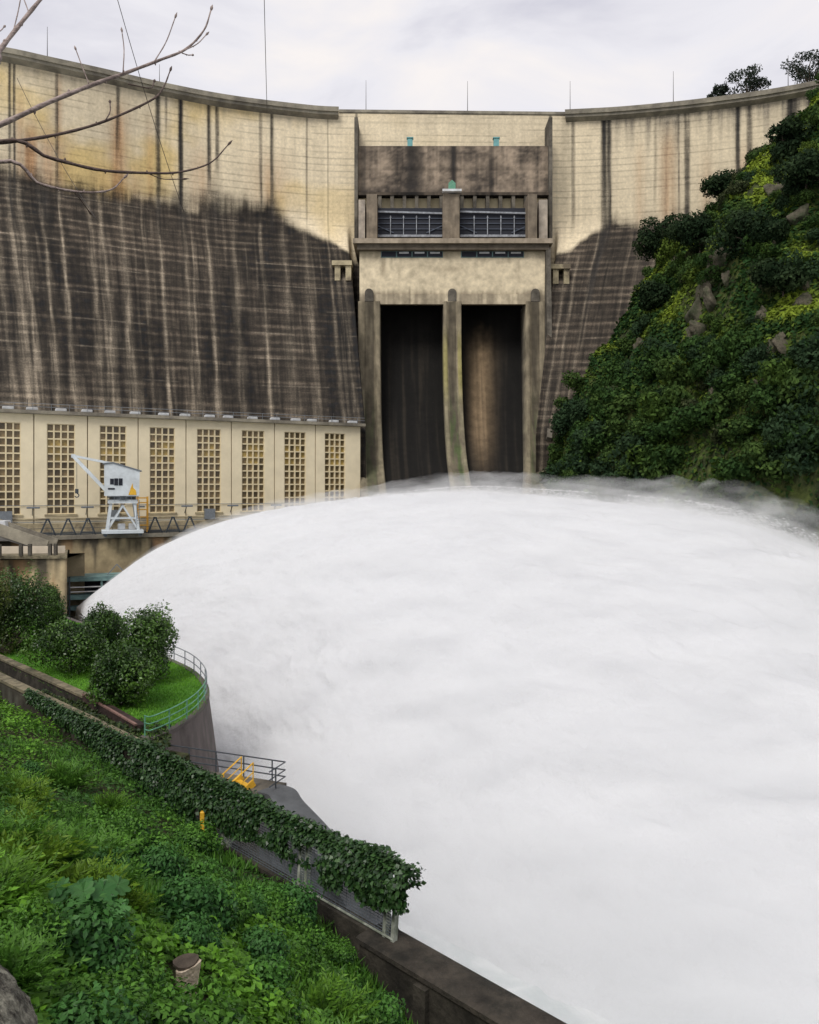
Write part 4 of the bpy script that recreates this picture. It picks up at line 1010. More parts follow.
for px, py, Y, h, rx, lab, sd in ((722, 206, 157, 6.4, 4.2, 'rounded dark bushy tree against the cream dam wall, right of centre', 601), (784, 165, 153, 7.0, 3.4, 'dark tree standing against the dam wall near the right edge, highest on the slope', 602),
                                  (662, 262, 148, 8.5, 4.4, 'dark bushy tree where the black dam face meets the hillside', 603), (783, 300, 138, 6.0, 3.6, 'round grey-green bush behind the upright rock slab', 604), (655, 310, 142, 5.0, 3.4, 'round dark bush at the edge of the grassy ledges', 605),
                                  (806, 195, 150, 6, 4.8, 'broad dark tree at the right edge below the cornice', 606), (700, 255, 148, 7, 4.5, 'dark spreading tree below the pale squarish rock', 607), (750, 262, 145, 7, 5, 'wide dark tree in the shade of the upper slope', 608)):
    p = hill_hit(px, py)
    pos = (p[0], p[1], p[2] - .5) if p is not None else on_hill(px, py, Y)
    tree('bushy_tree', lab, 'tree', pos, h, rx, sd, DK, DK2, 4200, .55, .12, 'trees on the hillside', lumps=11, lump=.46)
for px, py, Y, h, rx, lab, sd in ((747, 66, 178, 16, 7.4, 'broad open eucalypt crown showing above the right dam crest', 621), (810, 48, 176, 19, 8.0, 'tall open eucalypt behind the crest at the right edge', 622), (719, 84, 180, 12, 2.6, 'small wispy eucalypt top, leftmost above the right crest', 623), (838, 36, 178, 22, 7, 'tall eucalypt mostly cut off by the right edge', 624)):
    p = W(px, py, Y); z0 = p[2] - h
    tree('eucalypt', lab, 'tree', (p[0], p[1], z0), h, rx, sd, (.022, .032, .022), (.05, .065, .045), 2100, .5, .60, 'eucalypts behind the crest', lumps=24, lump=.2)

# ================================================================== near bank: slope, walls, terrace
def bank_z(X, Y, rough=True):
    q = (21.6 - X - Y) / math.sqrt(2); qq = np.maximum(q, 0)
    z = 10.45 - .75 * sstep(-1.8, .2, X) + .75 * sstep(-1.2, -4, X) + .42 * qq + .0165 * qq ** 2 + np.minimum(q, 0) * .4 + .9 * sstep(-6, -16, X) * sstep(5, 0, q)
    if rough: z = z + (fbm(X / 2.2, Y / 2.2, 0, 701) - .5) * .9 * sstep(.2, 2.5, q) + (fbm(X / .7, Y / .7, 0, 703) - .5) * .35 * sstep(.2, 2, q)
    return z
a_, q_ = np.meshgrid(np.linspace(-24, 62, 360), np.concatenate([np.linspace(-.5, 20, 170), np.linspace(20.5, 45, 20)]), indexing='ij')
# along the fence (towards the upper left) and up the slope (towards the camera and left)
ux, uq = np.array([-1, 1]) / math.sqrt(2), np.array([-1, -1]) / math.sqrt(2)
O_ = np.array([10.8, 10.8])
bx = O_[0] + a_ * ux[0] + q_ * uq[0]; by = O_[1] + a_ * ux[1] + q_ * uq[1]; bz = bank_z(bx, by)
bz = np.where(q_ > 20, bank_z(bx * 0 + O_[0] + 20 * uq[0] - 0, by * 0 + O_[1] + 20 * uq[1], False), bz)
me = mesh_np('bank', np.stack([bx, by, bz], -1).reshape(-1, 3), grid_quads(360, 190)[:, ::-1])
tag(link('bank', me, M['bank_soil'], None, True), 'steep overgrown bank falling to the river wall', kind='structure')
def polar(n, seed, p0=-.62, p1=.42, r0=4.2, r1=52):
    r = np.random.default_rng(seed); az_ = r.uniform(p0, p1, n); Y = r0 * (r1 / r0) ** r.random(n)
    return az_ * Y, Y
def on_bank(X, Y, q0=.25, q1=15.5):
    q = (21.6 - X - Y) / math.sqrt(2)
    return (q > q0) & (q < q1)
def bank_n(X, Y, e=.3):
    return unit(np.stack([-(bank_z(X + e, Y) - bank_z(X - e, Y)) / (2 * e), -(bank_z(X, Y + e) - bank_z(X, Y - e)) / (2 * e), np.ones_like(X)], -1))
def vis(X, Y, Z):                              # keeps to the part of the bank that can be looked at, with a wide margin
    return (EYE - Z) / Y < .86
def bank_hit(px, py):
    for Y in np.arange(3, 60, .05):
        p = W(px, py, Y)
        if p[2] <= bank_z(p[0], p[1]): return p
    return W(px, py, 20)
CLEAR0 = [(q_[0] / q_[1], q_[1]) for q_ in (bank_hit(188, 992), bank_hit(84, 935))]
X, Y = polar(250000, 801); k = on_bank(X, Y, .0); X, Y = X[k], Y[k]
Z = bank_z(X, Y); k = vis(X, Y, Z); X, Y, Z = X[k], Y[k], Z[k]
pat = fbm(X / 2.6, Y / 2.6, 0, 811, 4); kind = fbm(X / 3.4 + 7, Y / 3.4, 0, 813, 3); q = (21.6 - X - Y) / math.sqrt(2)
r = np.random.default_rng(805)
bare = (fbm(X / 1.6, Y / 1.6, 0, 817) > .60) & (q < 3.5) & (X > -5)
k = ~bare & ~((np.abs(X / Y - CLEAR0[0][0]) < .028) & (np.abs(Y - CLEAR0[0][1] + .35) < .6)) & ~((np.abs(X / Y - CLEAR0[1][0]) < .05) & (np.abs(Y - CLEAR0[1][1]) < .5) & (r.random(len(X)) < .6)); X, Y, Z, pat, kind, q = X[k], Y[k], Z[k], pat[k], kind[k], q[k]
bump_ = sstep(.35, .7, pat); hgt = r.random(len(X)) * (.12 + .55 * bump_)
gr = sstep(.46, .60, kind)
T_ = tints(len(X), (.032, .098, .018), (.145, .33, .028), 821, .35, .15 + .55 * (hgt / .6) + .35 * gr)
dk = (sstep(.5, .4, kind) * .5)[:, None]; T_ = T_ * (1 - dk) + np.array([.022, .072, .022]) * dk
sz = r.uniform(.055, .13, len(X)) * (1 + .016 * Y) * (1 + .25 * gr)
leaf_obj('bank_undergrowth', np.stack([X, Y, Z + hgt - .03], -1), bank_n(X, Y) + [0, 0, .6], sz, T_, M['leaf'], width=.62, tilt=.55, fold=.12, seed=823)
tag(bpy.data.objects['bank_undergrowth'], 'dense low leafy undergrowth over the near bank', kind='stuff')
# long grass along the lower bank
X, Y = polar(110000, 831, -.62, .2, 8, 50); k = on_bank(X, Y, .2, 9); X, Y = X[k], Y[k]; q = (21.6 - X - Y) / math.sqrt(2)
g = fbm(X / 3 + 3, Y / 3, 0, 833, 3) - .025 * np.abs(q - 3.5); k = g > .455; X, Y, q, g = X[k], Y[k], q[k], g[k]
Z = bank_z(X, Y); r = np.random.default_rng(835)
leaf_obj('bank_grass', np.stack([X, Y, Z], -1), np.tile([[.2, -.6, .3]], (len(X), 1)), r.uniform(.22, .5, len(X)), tints(len(X), (.045, .135, .018), (.105, .25, .03), 837, .3), M['leaf'], width=.10, tilt=.5, dirs=np.tile([[-.1, -.1, 1.0]], (len(X), 1)), fold=.04, seed=839)
tag(bpy.data.objects['bank_grass'], 'bright long grass on the lower part of the bank', kind='stuff')

def frond_bush(seed, nf, length, leaf, a, b, pairs=13):
    """many arching fronds with narrow leaflets, leaning the way the wind combs them"""
    r = np.random.default_rng(seed); P, D, S, Nn, F_ = [], [], [], [], []
    for i in range(nf):
        th = r.uniform(0, 6.28); base = np.array([math.cos(th), math.sin(th), 0]) * r.uniform(0, .35) * length
        d0 = unit(np.array([math.cos(th) * .5 + .25, math.sin(th) * .5 - .1, 1.0]) + r.normal(0, .18, 3)); bend = np.array([math.cos(th) * .5 + .3, math.sin(th) * .5, -.25])
        ln = length * r.uniform(.6, 1.1)
        for j in range(pairs):
            t = (j + 1) / pairs; p = base + d0 * ln * t + bend * ln * .35 * t * t; tg = unit(d0 + bend * .7 * t); sd = unit(np.cross(tg, [0.3, .2, 1])); 
            for sg in (-1, 1):
                P.append(p); D.append(tg * .75 + sd * sg * .8); S.append(leaf * (1.15 - .75 * abs(t - .45))); Nn.append(np.cross(tg, sd) * 1.0); F_.append(.15 + .75 * t)
        P.append(base + d0 * ln + bend * ln * .35); D.append(d0 + bend); S.append(leaf); Nn.append(np.cross(d0, [0, 0, 1]) + .01); F_.append(1)
    P, D, S, Nn, F_ = map(np.array, (P, D, S, Nn, F_))
    V, Q, T_ = leaves_geo(P, Nn, S, tints(len(P), a, b, seed, .25, F_), width=.28, tilt=.25, dirs=D, fold=.05, seed=seed)
    return mesh_np('foliage', V, Q, T_)
fr = [frond_bush(851 + k, 85, .62, .13, (.024, .082, .014), ((.120, .25, .025), (.10, .23, .03), (.145, .25, .022))[k]) for k in range(3)]
lf = []
for k in range(3):
    P, d, q = crown_points(2600, .62, .45, 861 + k, 10, .5); P[:, 2] += .3
    V, Q, T_ = leaves_geo(P, d + [0, 0, .5], .085, tints(2600, (.014, .06, .018), ((.075, .20, .030), (.090, .22, .026), (.060, .17, .036))[k], 863 + k, .3, .5 + .6 * d[:, 2]), width=.55, tilt=.5, seed=865 + k)  # upward-facing leaves tinted brighter, light from above painted into the colour
    lf.append(mesh_np('foliage', V, Q, T_))
for m_ in fr + lf: m_.materials.append(M['leaf'])
def bank_hit(px, py):
    for Y in np.arange(3, 60, .05):
        p = W(px, py, Y)
        if p[2] <= bank_z(p[0], p[1]): return p
    return W(px, py, 20)
CLEAR = [(q_[0] / q_[1], q_[1]) for q_ in (bank_hit(188, 992), bank_hit(84, 935))]
r = np.random.default_rng(871); nfr = nlf = 0
for tries in range(4000):
    Y = 5.5 * (34 / 5.5) ** r.random(); X = r.uniform(-.58, .12) * Y
    q = (21.6 - X - Y) / math.sqrt(2)
    if not 1.6 < q < 14: continue
    z = float(bank_z(X, Y))
    if (EYE - z) / Y > .80 : continue
    sel = float(fbm(X / 3.0 + 2, Y / 3.0, 0, 873, 2)); s = r.uniform(.75, 1.5)
    if any(abs(X / Y - gx) < .13 and 0 < gy + .9 - Y < 3.4 for gx, gy in CLEAR): continue     # leave the stump and the big-leaved plant open to view
    if sel > .5 and q > 3.2 and Y > 7.5 and nfr < 46:
        o = bpy.data.objects.new('feathery_bush', fr[int(r.integers(3))]); nfr += 1; lab = ('yellow-green feathery bush among similar ones on the near bank', 'bush', 'feathery bushes on the near bank')
    elif sel <= .5 and nlf < 54:
        o = bpy.data.objects.new('leafy_bush', lf[int(r.integers(3))]); nlf += 1; lab = ('low dark small-leaved bush among similar ones on the near bank', 'bush', 'small-leaved bushes on the near bank')
    else: continue
    COL.objects.link(o); o.location = (X, Y, z - .05); o.rotation_euler = (r.uniform(-.2, .2), r.uniform(-.2, .2), r.uniform(-.6, .6)); o.scale = (s, s, s * r.uniform(.8, 1.15)); tag(o, *lab)

def bank_hit(px, py):
    for Y in np.arange(3, 60, .05):
        p = W(px, py, Y)
        if p[2] <= bank_z(p[0], p[1]): return p
    return W(px, py, 20)
# plant with large lobed leaves
p = bank_hit(84, 935); bl = empty('large_leaved_plant', (p[0], p[1], p[2])); tag(bl, 'plant with big pale lobed leaves, low on the left of the near bank', 'plant')
r = np.random.default_rng(881); mbl, mbs = MB(), MB()
for i in range(20):
    th = r.uniform(0, 6.28); rad = r.uniform(.05, .62); c = np.array([math.cos(th) * rad * 1.25, math.sin(th) * rad, .42 + .5 * r.random() * (1 - rad)]); s = r.uniform(.13, .24)
    nn = unit(np.array([c[0] * .6 + .0, c[1] * .6 - .45, 1.0]) + r.normal(0, .2, 3)); t1 = unit(np.cross(nn, [1, .3, .1])); t2 = np.cross(nn, t1)
    ring = []
    for k in range(28):
        a = k / 28 * 2 * math.pi; rr = s * (.78 + .30 * abs(math.cos(a * 3.5)) - (.5 if k == 0 else 0)); ring.append(c + rr * (math.cos(a) * t1 + math.sin(a) * t2) - nn * (rr ** 2) * .9 + nn * .02 * math.cos(a * 7))
    mbl.add([c - nn * .03] + ring, [(0, k + 1, (k + 1) % 28 + 1) for k in range(28)]); mbs.tube([(c[0] * .15, c[1] * .15, 0), c * [.6, .6, .7], c - nn * .03], .012, 5)
o = mbl.build('leaf_blades', None, bl); set_tint(o.data, np.repeat(tints(20, (.05, .16, .04), (.085, .22, .06), 883, .2), 29, 0)); o.data.materials.append(M['leaf']); o['kind'] = 'stuff'
o = mbs.build('stems', M['bank_soil'], bl)
# cut stump
p = bank_hit(188, 992); p = p + np.array([0, -.1, .10]); st = empty('cut_stump', (p[0], p[1], p[2])); tag(st, 'short pale sawn stump poking out of the green bank', 'stump')
st.scale = (.95, .95, 1.0)
n = 22; V = []; 
for z_, rr in ((-.3, .15), (0, .16), (.22, .17), (.40, .185), (.46, .19)):
    for k in range(n):
        a = 2 * math.pi * k / n; w_ = rr * (1 + .12 * math.sin(a * 3 + 1) + .05 * math.sin(a * 7)); V.append((w_ * math.cos(a) + .12 * z_, w_ * math.sin(a) - .28 * z_, z_ + .04 * math.cos(a)))
mb = MB().add(V, [(i * n + k, i * n + (k + 1) % n, (i + 1) * n + (k + 1) % n, (i + 1) * n + k) for i in range(4) for k in range(n)] + [tuple(range(4 * n, 5 * n))])
mb.build('stump_wood', M['stump'], st)
mb = MB().prism([(.20 * math.cos(a) * (1 + .12 * math.sin(3 * a)), .17 * math.sin(a)) for a in np.linspace(0, 6.28, 14, endpoint=False)], 2, .0, .05); cp_ = mb.build('bark_cap', M['bark'], st); cp_.location = (.03, -.12, .47); cp_.rotation_euler = (.1, -.05, .3)
# lichen-covered stone wall end in the corner
u_ = np.linspace(0, 2 * math.pi, 120, endpoint=False)[:, None]; v_ = np.linspace(.02, math.pi - .02, 90)[None]
d = np.stack([np.sin(v_) * np.cos(u_), np.sin(v_) * np.sin(u_), np.cos(v_) + 0 * u_], -1)
d = np.sign(d) * np.abs(d) ** .62
d = d * (1 + .16 * (fbm(d[..., 0] * 3, d[..., 1] * 3, d[..., 2] * 3, 891, 6, .6) - .5))[..., None]
me = mesh_np('corner_stone', (d * np.array([.95, 1.1, 1.0])).reshape(-1, 3), grid_quads(120, 90, 0, True))
o = link('corner_stone', me, M['stone'], None, True); o.location = tuple(W(-152, 1145, 5.2)); o.rotation_euler = (.0, .42, .25); tag(o, 'dark lichen-speckled stone block in the bottom left corner', 'stone block')

# boundary wall, fence, ivy (all on one line at the foot of the bank)
def FL(X, q=0.0): return np.array([X, 21.6 - X]) + uq * q
def m_tint(x, z):
    s = fbm(x / .5, z / 3, 0, 901); f = fbm(x / .3, z / .3, 0, 903)
    col = np.array([.040, .034, .026]) * (.5 + 1.0 * f)[..., None]
    k = (.8 * np.exp(-((x - 23.4) / .42) ** 2) * sstep(12.0, 12.7, z) * sstep(.35, .6, s))[..., None] + (.25 * sstep(.55, .75, s))[..., None]
    return col * (1 - k) + np.array([.24, .24, .20]) * k
bw = empty('boundary_wall', (*FL(-26), 10)); tag(bw, 'dark mossy boundary wall above the green bank, ivy trailing over its right end', 'wall')
keep(tinted_wall('wall', [FL(-46), FL(-11.4)], 8.5, 13.25, m_tint, M['brown_wall'], .45, 24), bw)
mb = MB().sweep(np.array([FL(-46), FL(-11.3)]), [(.07, 13.26), (.07, 13.42), (-.52, 13.42), (-.52, 13.26)]); keep(mb.build('coping', M['coping']), bw)
fn = empty('wire_fence', (*FL(-6), 11)); tag(fn, 'wire mesh fence on white concrete posts, half buried in ivy', 'fence')
mb = MB().sweep(np.array([FL(-11.3), FL(-.25)]), [(.12, 9.5), (.12, 11.45), (-.25, 11.45), (-.25, 9.5)]); keep(mb.build('kerb', M['mossy']), fn)
for X0 in (-11, -9, -6.45, -3.35, -.58):
    for dx in (-.11, .13):
        mb = MB(); a = FL(X0 + dx); b = FL(X0 + dx + .06, -.12); mb.beam((*a, 11.2), (*b, 13.5), .11, .16, up=(1, 1, 0)); keep(mb.build('post', M['white_post']), fn)
mb = MB()
for z in np.arange(11.5, 13.5, .085): mb.beam((*FL(-11.2), z), (*FL(-.5), z), .014)
for X0 in np.arange(-11.2, -.45, .12): mb.beam((*FL(X0), 11.46), (*FL(X0), 13.5), .010)
keep(mb.build('mesh_panel', M['wire']), fn)
mb = MB(); mb.tube([(*FL(-3.35, .05), 11.55), (*FL(-.42, .05), 11.55)], .035, 6); keep(mb.build('bottom_rail', M['white_post']), fn)
# ivy
n = 46000; r = np.random.default_rng(911); X = r.uniform(-19.5, .12, n) ; X = np.where(r.random(n) < .5, -11.4 * r.random(n) ** .8 + .12, X)
hang = np.interp(X, [-19.5, -17, -14, -11.5, -9.5, -7.2, -6.2, -4.8, -3.2, -2.0, -1.2, -.5, -.1], [.25, .45, 1.0, 2.1, 2.2, 1.9, 1.5, 1.2, 1.0, 1.05, 1.05, .95, .8])
hang = hang * (.55 + .9 * fbm(X / .7, X * 0, 0, 913))
dep = r.random(n) ** 1.35; bulge = np.interp(X, [-19, -11, -3, -1.4, -.2], [.16, .30, .26, .48, .50])
top = np.interp(X, [-19, -11, -2, -1, -.1], [13.42, 13.5, 13.5, 13.72, 13.74]) + .25 * (fbm(X / 1.1, X * 0 + 4, 0, 915) - .4)
ang = dep * 2.3; back_ = r.random(n) < .22
qq = np.where(back_, -r.uniform(.05, .4, n), .08 + bulge * np.sin(np.minimum(ang, 1.5)) * r.uniform(.55, 1.1, n) * (1 - .45 * dep))
Zv = np.where(back_, top - r.random(n) * .5, top + .10 * np.cos(ang) - hang * dep + r.normal(0, .05, n))
XY = np.stack([X, 21.6 - X], -1) + uq[None] * qq[:, None] + r.normal(0, .04, (n, 2))
k = fbm(X / .5, Zv / .5, 0, 917) > np.interp(dep, [0, .5, 1], [.22, .40, .52])
nrm_ = np.concatenate([uq[None] * np.where(back_, -1, 1)[:, None] * np.minimum(ang, 1.3)[:, None], np.cos(np.minimum(ang, 1.5))[:, None] + .15], -1)
leaf_obj('ivy', np.concatenate([XY, Zv[:, None]], -1)[k], nrm_[k], r.uniform(.10, .19, n)[k], tints(n, (.011, .036, .012), (.048, .105, .028), 919, .4)[k], M['leaf_gloss'], width=.8, tilt=.45, up=-.6, seed=921)
tag(bpy.data.objects['ivy'], 'dark glossy ivy draped along the fence and the end of the boundary wall', 'ivy')
# ivy strip on the ground between boundary wall and terrace
n = 26000; r = np.random.default_rng(925); X = r.uniform(-34, -10.5, n); g_ = r.uniform(0, 1, n)
gap = np.interp(X, [-34, -24, -17, -14, -10], [1.4, 4.2, 5.5, 3.0, 1.2]); P2 = np.stack([X, 21.6 - X], -1) + (-uq[None]) * (.4 + g_ * gap)[:, None]
zz = 10.5 + .7 * fbm(P2[:, 0] / 1.2, P2[:, 1] / 1.2, 0, 927) + .9 * (1 - g_) ** 2 + .25 * r.random(n) - 1.6 * sstep(-16, -12.5, X)
leaf_obj('strip_creeper', np.concatenate([P2, zz[:, None]], -1), np.tile([[0, -.3, 1.0]], (n, 1)), r.uniform(.14, .26, n), tints(n, (.014, .034, .012), (.06, .085, .022), 929, .4), M['leaf'], width=.7, tilt=.6, seed=931)
tag(bpy.data.objects['strip_creeper'], 'creepers filling the strip behind the boundary wall', kind='stuff')
mb = MB(); pl = [FL(-46, -.6), FL(-13, -.6), FL(-15, -5.5), (-14.9, 42.2), (-30, 58.7), (-52, 80)]
mb.add([(x, y, z) for z in (7, 10.5) for x, y in pl], [(5, 4, 3, 2, 1, 0), (6, 7, 8, 9, 10, 11)] + [(i, (i + 1) % 6, (i + 1) % 6 + 6, i + 6) for i in range(6)])
tag(mb.build('ground_strip', M['bank_soil']), 'strip of ground behind the boundary wall', kind='structure')

# terrace with its curved wall and lawn
arc = spline([(-13.9, 41.3), (-13.2, 41.1), (-12.4, 43.4), (-12.1, 46.1), (-12.4, 49.3), (-13.4, 52.6), (-15.3, 56.4), (-18.2, 60.3), (-24.5, 68), (-32.6, 77.8), (-44, 90)], 160)
inner = [(-14.3, 41.9), (-19.6, 48.1), (-30, 58.7), (-52, 80)]
ter = empty('terrace', (-20, 55, 0)); tag(ter, 'grassed terrace held by a tall curved grey wall beside the jet', 'terrace')
def t_tint(x, z):
    s = fbm(x / .8, z / 9, 0, 941); f = fbm(x / .7, z / .7, 0, 943); col = np.array([.125, .105, .10]) * (.55 + .5 * f + .5 * s)[..., None]
    k = (.5 * sstep(.5, .72, s) * sstep(3, 10, z))[..., None]; return col * (1 - k) + np.array([.05, .045, .04]) * k
dT = unit(np.gradient(arc, axis=0)); nT = np.stack([dT[:, 1], -dT[:, 0]], -1); zt = np.linspace(11.02, -.5, 40)
off = ((11.02 - zt) * .13)[None, :]
G = np.stack([arc[:, None, 0] + nT[:, None, 0] * off, arc[:, None, 1] + nT[:, None, 1] * off, np.broadcast_to(zt[None], (160, 40))], -1)
ss = np.broadcast_to(np.linspace(0, 66, 160)[:, None], (160, 40))
keep(link('retaining_wall', mesh_np('retaining_wall', G.reshape(-1, 3), grid_quads(160, 40)[:, ::-1], t_tint(ss, G[..., 2]).reshape(-1, 3)), M['brown_wall'], None, True), ter)
mb = MB().sweep(arc, [(.06, 10.95), (.06, 11.14), (-.3, 11.14), (-.3, 10.95)], nT); keep(mb.build('rim', M['wall_purple']), ter)
mb = MB(); po = [tuple(p) for p in arc[2:]] + [tuple(p) for p in inner[::-1]]
mb.add([(x, y, 11.05) for x, y in po], [tuple(range(len(po)))]); lawn_o = mb.build('lawn', M['lawn']); keep(lawn_o, ter)
def inside(X, Y):
    c = np.zeros(len(X), bool); m_ = len(po)
    for i in range(m_):
        x1, y1 = po[i]; x2, y2 = po[(i + 1) % m_]
        cond = (y1 > Y) != (y2 > Y); c ^= cond & (X < (x2 - x1) * (Y - y1) / (y2 - y1 + 1e-12) + x1)
    return c
n = 150000; r = np.random.default_rng(951); X, Y = r.uniform(-36, -11.8, n), r.uniform(41, 76, n); k = inside(X, Y); X, Y = X[k], Y[k]
gp = fbm(X / 2, Y / 2, 0, 953); 
gm = link('lawn_grass', mesh_np('lawn_grass', *leaves_geo(np.stack([X, Y, np.full(len(X), 11.04)], -1), np.tile([[0, -.6, .4]], (len(X), 1)), r.uniform(.10, .22, len(X)), tints(len(X), (.065, .20, .016), (.155, .37, .03), 955, .3, .5 + 2.2 * (gp - .5)), width=.22, tilt=.5, dirs=np.tile([[.1, -.2, 1.0]], (len(X), 1)), seed=957)), M['leaf'])
tag(gm, 'bright short grass of the terrace lawn', kind='stuff')
tw = empty('terrace_edge_wall', (-22, 50, 11)); tag(tw, 'low dark wall along the near side of the terrace, pale coping on its left part', 'wall')
ip = [np.array(p, float) for p in inner]
keep(MB().sweep(np.array([ip[3], ip[2], ip[1]]), [(.0, 9.5), (.0, 11.3), (-.4, 11.3), (-.4, 9.5)]).build('wall', M['mossy']), tw)
keep(MB().sweep(np.array([ip[3], ip[2], ip[1]]), [(.08, 11.31), (.08, 11.45), (-.48, 11.45), (-.48, 11.31)]).build('coping', M['coping']), tw)
keep(MB().sweep(np.array([ip[1], ip[0]]), [(.05, 9.5), (.05, 11.5), (-.5, 11.5), (-.5, 9.5)]).build('end_wall', mat('rusty_dark_wall', (.022, .015, .013), .8, .5, 2, .4, 8, col2=(.05, .03, .025))), tw)
keep(MB().sweep(np.array([ip[1], ip[0]]), [(.09, 11.51), (.09, 11.6), (-.05, 11.6), (-.05, 11.51)]).build('edge_trim', mat('rusty_trim', (.20, .12, .10), .7, .4, 3, .3)), tw)
# railings on the curved rim
def railing(name, lab, pts, m, z0, h, rails, post_every, r_=.03):
    root = empty(name, (*pts[0], z0)); tag(root, lab, 'railing')
    d = np.concatenate([[0], np.cumsum(np.linalg.norm(np.diff(pts, axis=0), axis=1))])
    for f_ in rails:
        keep(MB().tube([(p[0], p[1], z0 + h * f_) for p in pts], r_, 6).build('rail', m, None, True), root)
    for s in np.arange(.05, d[-1], post_every):
        x, y = np.interp(s, d, pts[:, 0]), np.interp(s, d, pts[:, 1])
        keep(MB().tube([(x, y, z0 - .02), (x, y, z0 + h)], r_ * 1.15, 6).build('post', m), root)
    return root
rim = arc - nT * .12
railing('terrace_railing', 'green three-bar railing along the near curve of the terrace rim', rim[3:66:3], M['green_rail'], 11.14, 1.05, (1, .66, .33), 1.9, .034)
railing('terrace_railing', 'thin grey railing along the far curve of the terrace rim', rim[66:140:3], M['grey_rail'], 11.14, 1.1, (1, .52), 2.1, .032)
# terrace trees
G1, G2 = (.011, .034, .008), (.075, .155, .022)
for px, py, h, w_, lab, sd in ((121, 706, 4.0, 3.7, 'round dense tree on the terrace lawn, nearest the camera', 961), (146, 683, 5.0, 3.7, 'taller round tree on the terrace nearest the curved railing', 962), (70, 674, 4.0, 4.6, 'wide low bushy tree on the terrace left of the round one', 963),
                               (102, 662, 4.6, 3.4, 'small rounded tree at the back of the terrace group', 964), (18, 650, 6.4, 5.2, 'large dark tree at the left edge of the terrace', 965), (50, 640, 5.2, 3.0, 'dark bushy tree between the left-edge tree and the teal gallery', 966), (-4, 655, 5.5, 3.5, 'yellowish green bush low at the left edge of the terrace', 967)):
    Y = (EYE - 11.05) * F / (py - HZ)
    p = W(px, py, Y); a, b = (G1, G2) if sd != 967 else ((.02, .045, .01), (.09, .12, .02))
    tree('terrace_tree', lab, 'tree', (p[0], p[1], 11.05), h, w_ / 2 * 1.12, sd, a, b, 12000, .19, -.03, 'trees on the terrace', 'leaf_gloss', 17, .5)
# bare brown shrub
p = W(6, 652, 62); bs = MB(); r = np.random.default_rng(971)
for i in range(70):
    e = np.array([r.normal(0, .9), r.normal(0, .5), r.uniform(.8, 2.3)]); bs.tube([(e[0] * .1, e[1] * .1, 0), e * [.5, .5, .55] + r.normal(0, .1, 3), e], [.035, .022, .01], 4)
o = bs.build('bare_shrub', M['twig']); o.location = (p[0], p[1], 11.05); tag(o, 'leafless brown shrub at the left edge of the terrace lawn', 'shrub')

# platform, stairs, river walls
PB0, PB1 = np.array([-12.7, 41.1]), np.array([-5.9, 38.4]); pn = np.array([-.362, -.932]); PZ = 9.8
pf = empty('lookout_platform', (*PB1, PZ)); tag(pf, 'dark steel and concrete platform with a thin railing between terrace and fence', 'platform')
c = [PB0, PB1, PB1 + pn * 1.5, PB0 + pn * 1.5]
mb = MB().add([(*p, z) for z in (PZ - .35, PZ) for p in c], [(3, 2, 1, 0), (4, 5, 6, 7), (0, 1, 5, 4), (1, 2, 6, 5), (2, 3, 7, 6), (3, 0, 4, 7)]); keep(mb.build('deck', M['dark_concrete']), pf)
c2 = [PB0 + [0, -.2], PB1 + [-.4, -.1], PB1 + pn * 1.4 + [-.4, 0], PB0 + pn * 1.4]
mb = MB().add([(*p, z) for z in (-.5, PZ - .36) for p in c2], [(3, 2, 1, 0), (4, 5, 6, 7), (0, 1, 5, 4), (1, 2, 6, 5), (2, 3, 7, 6), (3, 0, 4, 7)]); keep(mb.build('pier', M['mossy']), pf)
railing('platform_railing', 'dark thin railing round the far side of the platform by the yellow stairs', np.array([PB0, PB0 * .5 + PB1 * .5, PB1 + [-.06, .0], PB1 + pn * 1.45 + [-.06, 0]]), M['dark_rail'], PZ, 1.0, (1, .62, .3), 1.62, .032)
sr = empty('yellow_stairs', (-7.75, 38.2, PZ + .22), R(-48.6)); tag(sr, 'short yellow steel stairs with handrails, half hidden by ivy', 'stairs')
# local x runs along the platform edge, local -y towards the camera and down
for x in (-.55, .55):
    MB().beam((x, .05, .02), (x, -1.9, -1.15), .09, .34).build('stringer', M['yellow'], sr)
    rl = MB(); rl.tube([(x, .0, .95), (x, -1.9, -.2)], .035, 6); rl.tube([(x, .0, .5), (x, -1.9, -.65)], .025, 6); rl.build('handrail', M['yellow'], sr)
    for t in (0, .5, 1): MB().tube([(x, -1.9 * t, -1.15 * t), (x, -1.9 * t, .97 - 1.15 * t)], .035, 6).build('post', M['yellow'], sr)
for t in np.linspace(.1, .95, 6): MB().box(-.5, .5, -1.9 * t - .13, -1.9 * t + .13, -1.15 * t - .03, -1.15 * t + .01).build('tread', M['yellow'], sr)
p = FL(-7.05, -.5); o = MB().box(-.08, .08, -.08, .08, 0, .95).build('yellow_post', M['yellow'], None, bevel=.02); o.location = (*FL(-7.05, .40), 11.55); tag(o, 'squat yellow marker post showing through the ivy', 'post')
rw = spline([(-6.6, 38.6, 9.75), (-5.4, 37.4, 9.9), (-4.8, 36.2, 9.8), (-3.7, 34.8, 9.4), (-2.6, 33.0, 9.1), (-1.5, 30, 9.2), (-.6, 26.5, 9.8), (-.1, 23.2, 10.8)], 60)
dR = unit(np.gradient(rw[:, :2], axis=0)); nR = np.stack([-dR[:, 1], dR[:, 0]], -1)      # towards the river
V = []
for p, nn in zip(rw, nR):
    for o_, dz in ((0, 0), (-1.3, 0), (-1.3, -3.5), (1.6, -99)):
        V.append((p[0] + nn[0] * o_, p[1] + nn[1] * o_, p[2] + dz if dz > -50 else -.5))
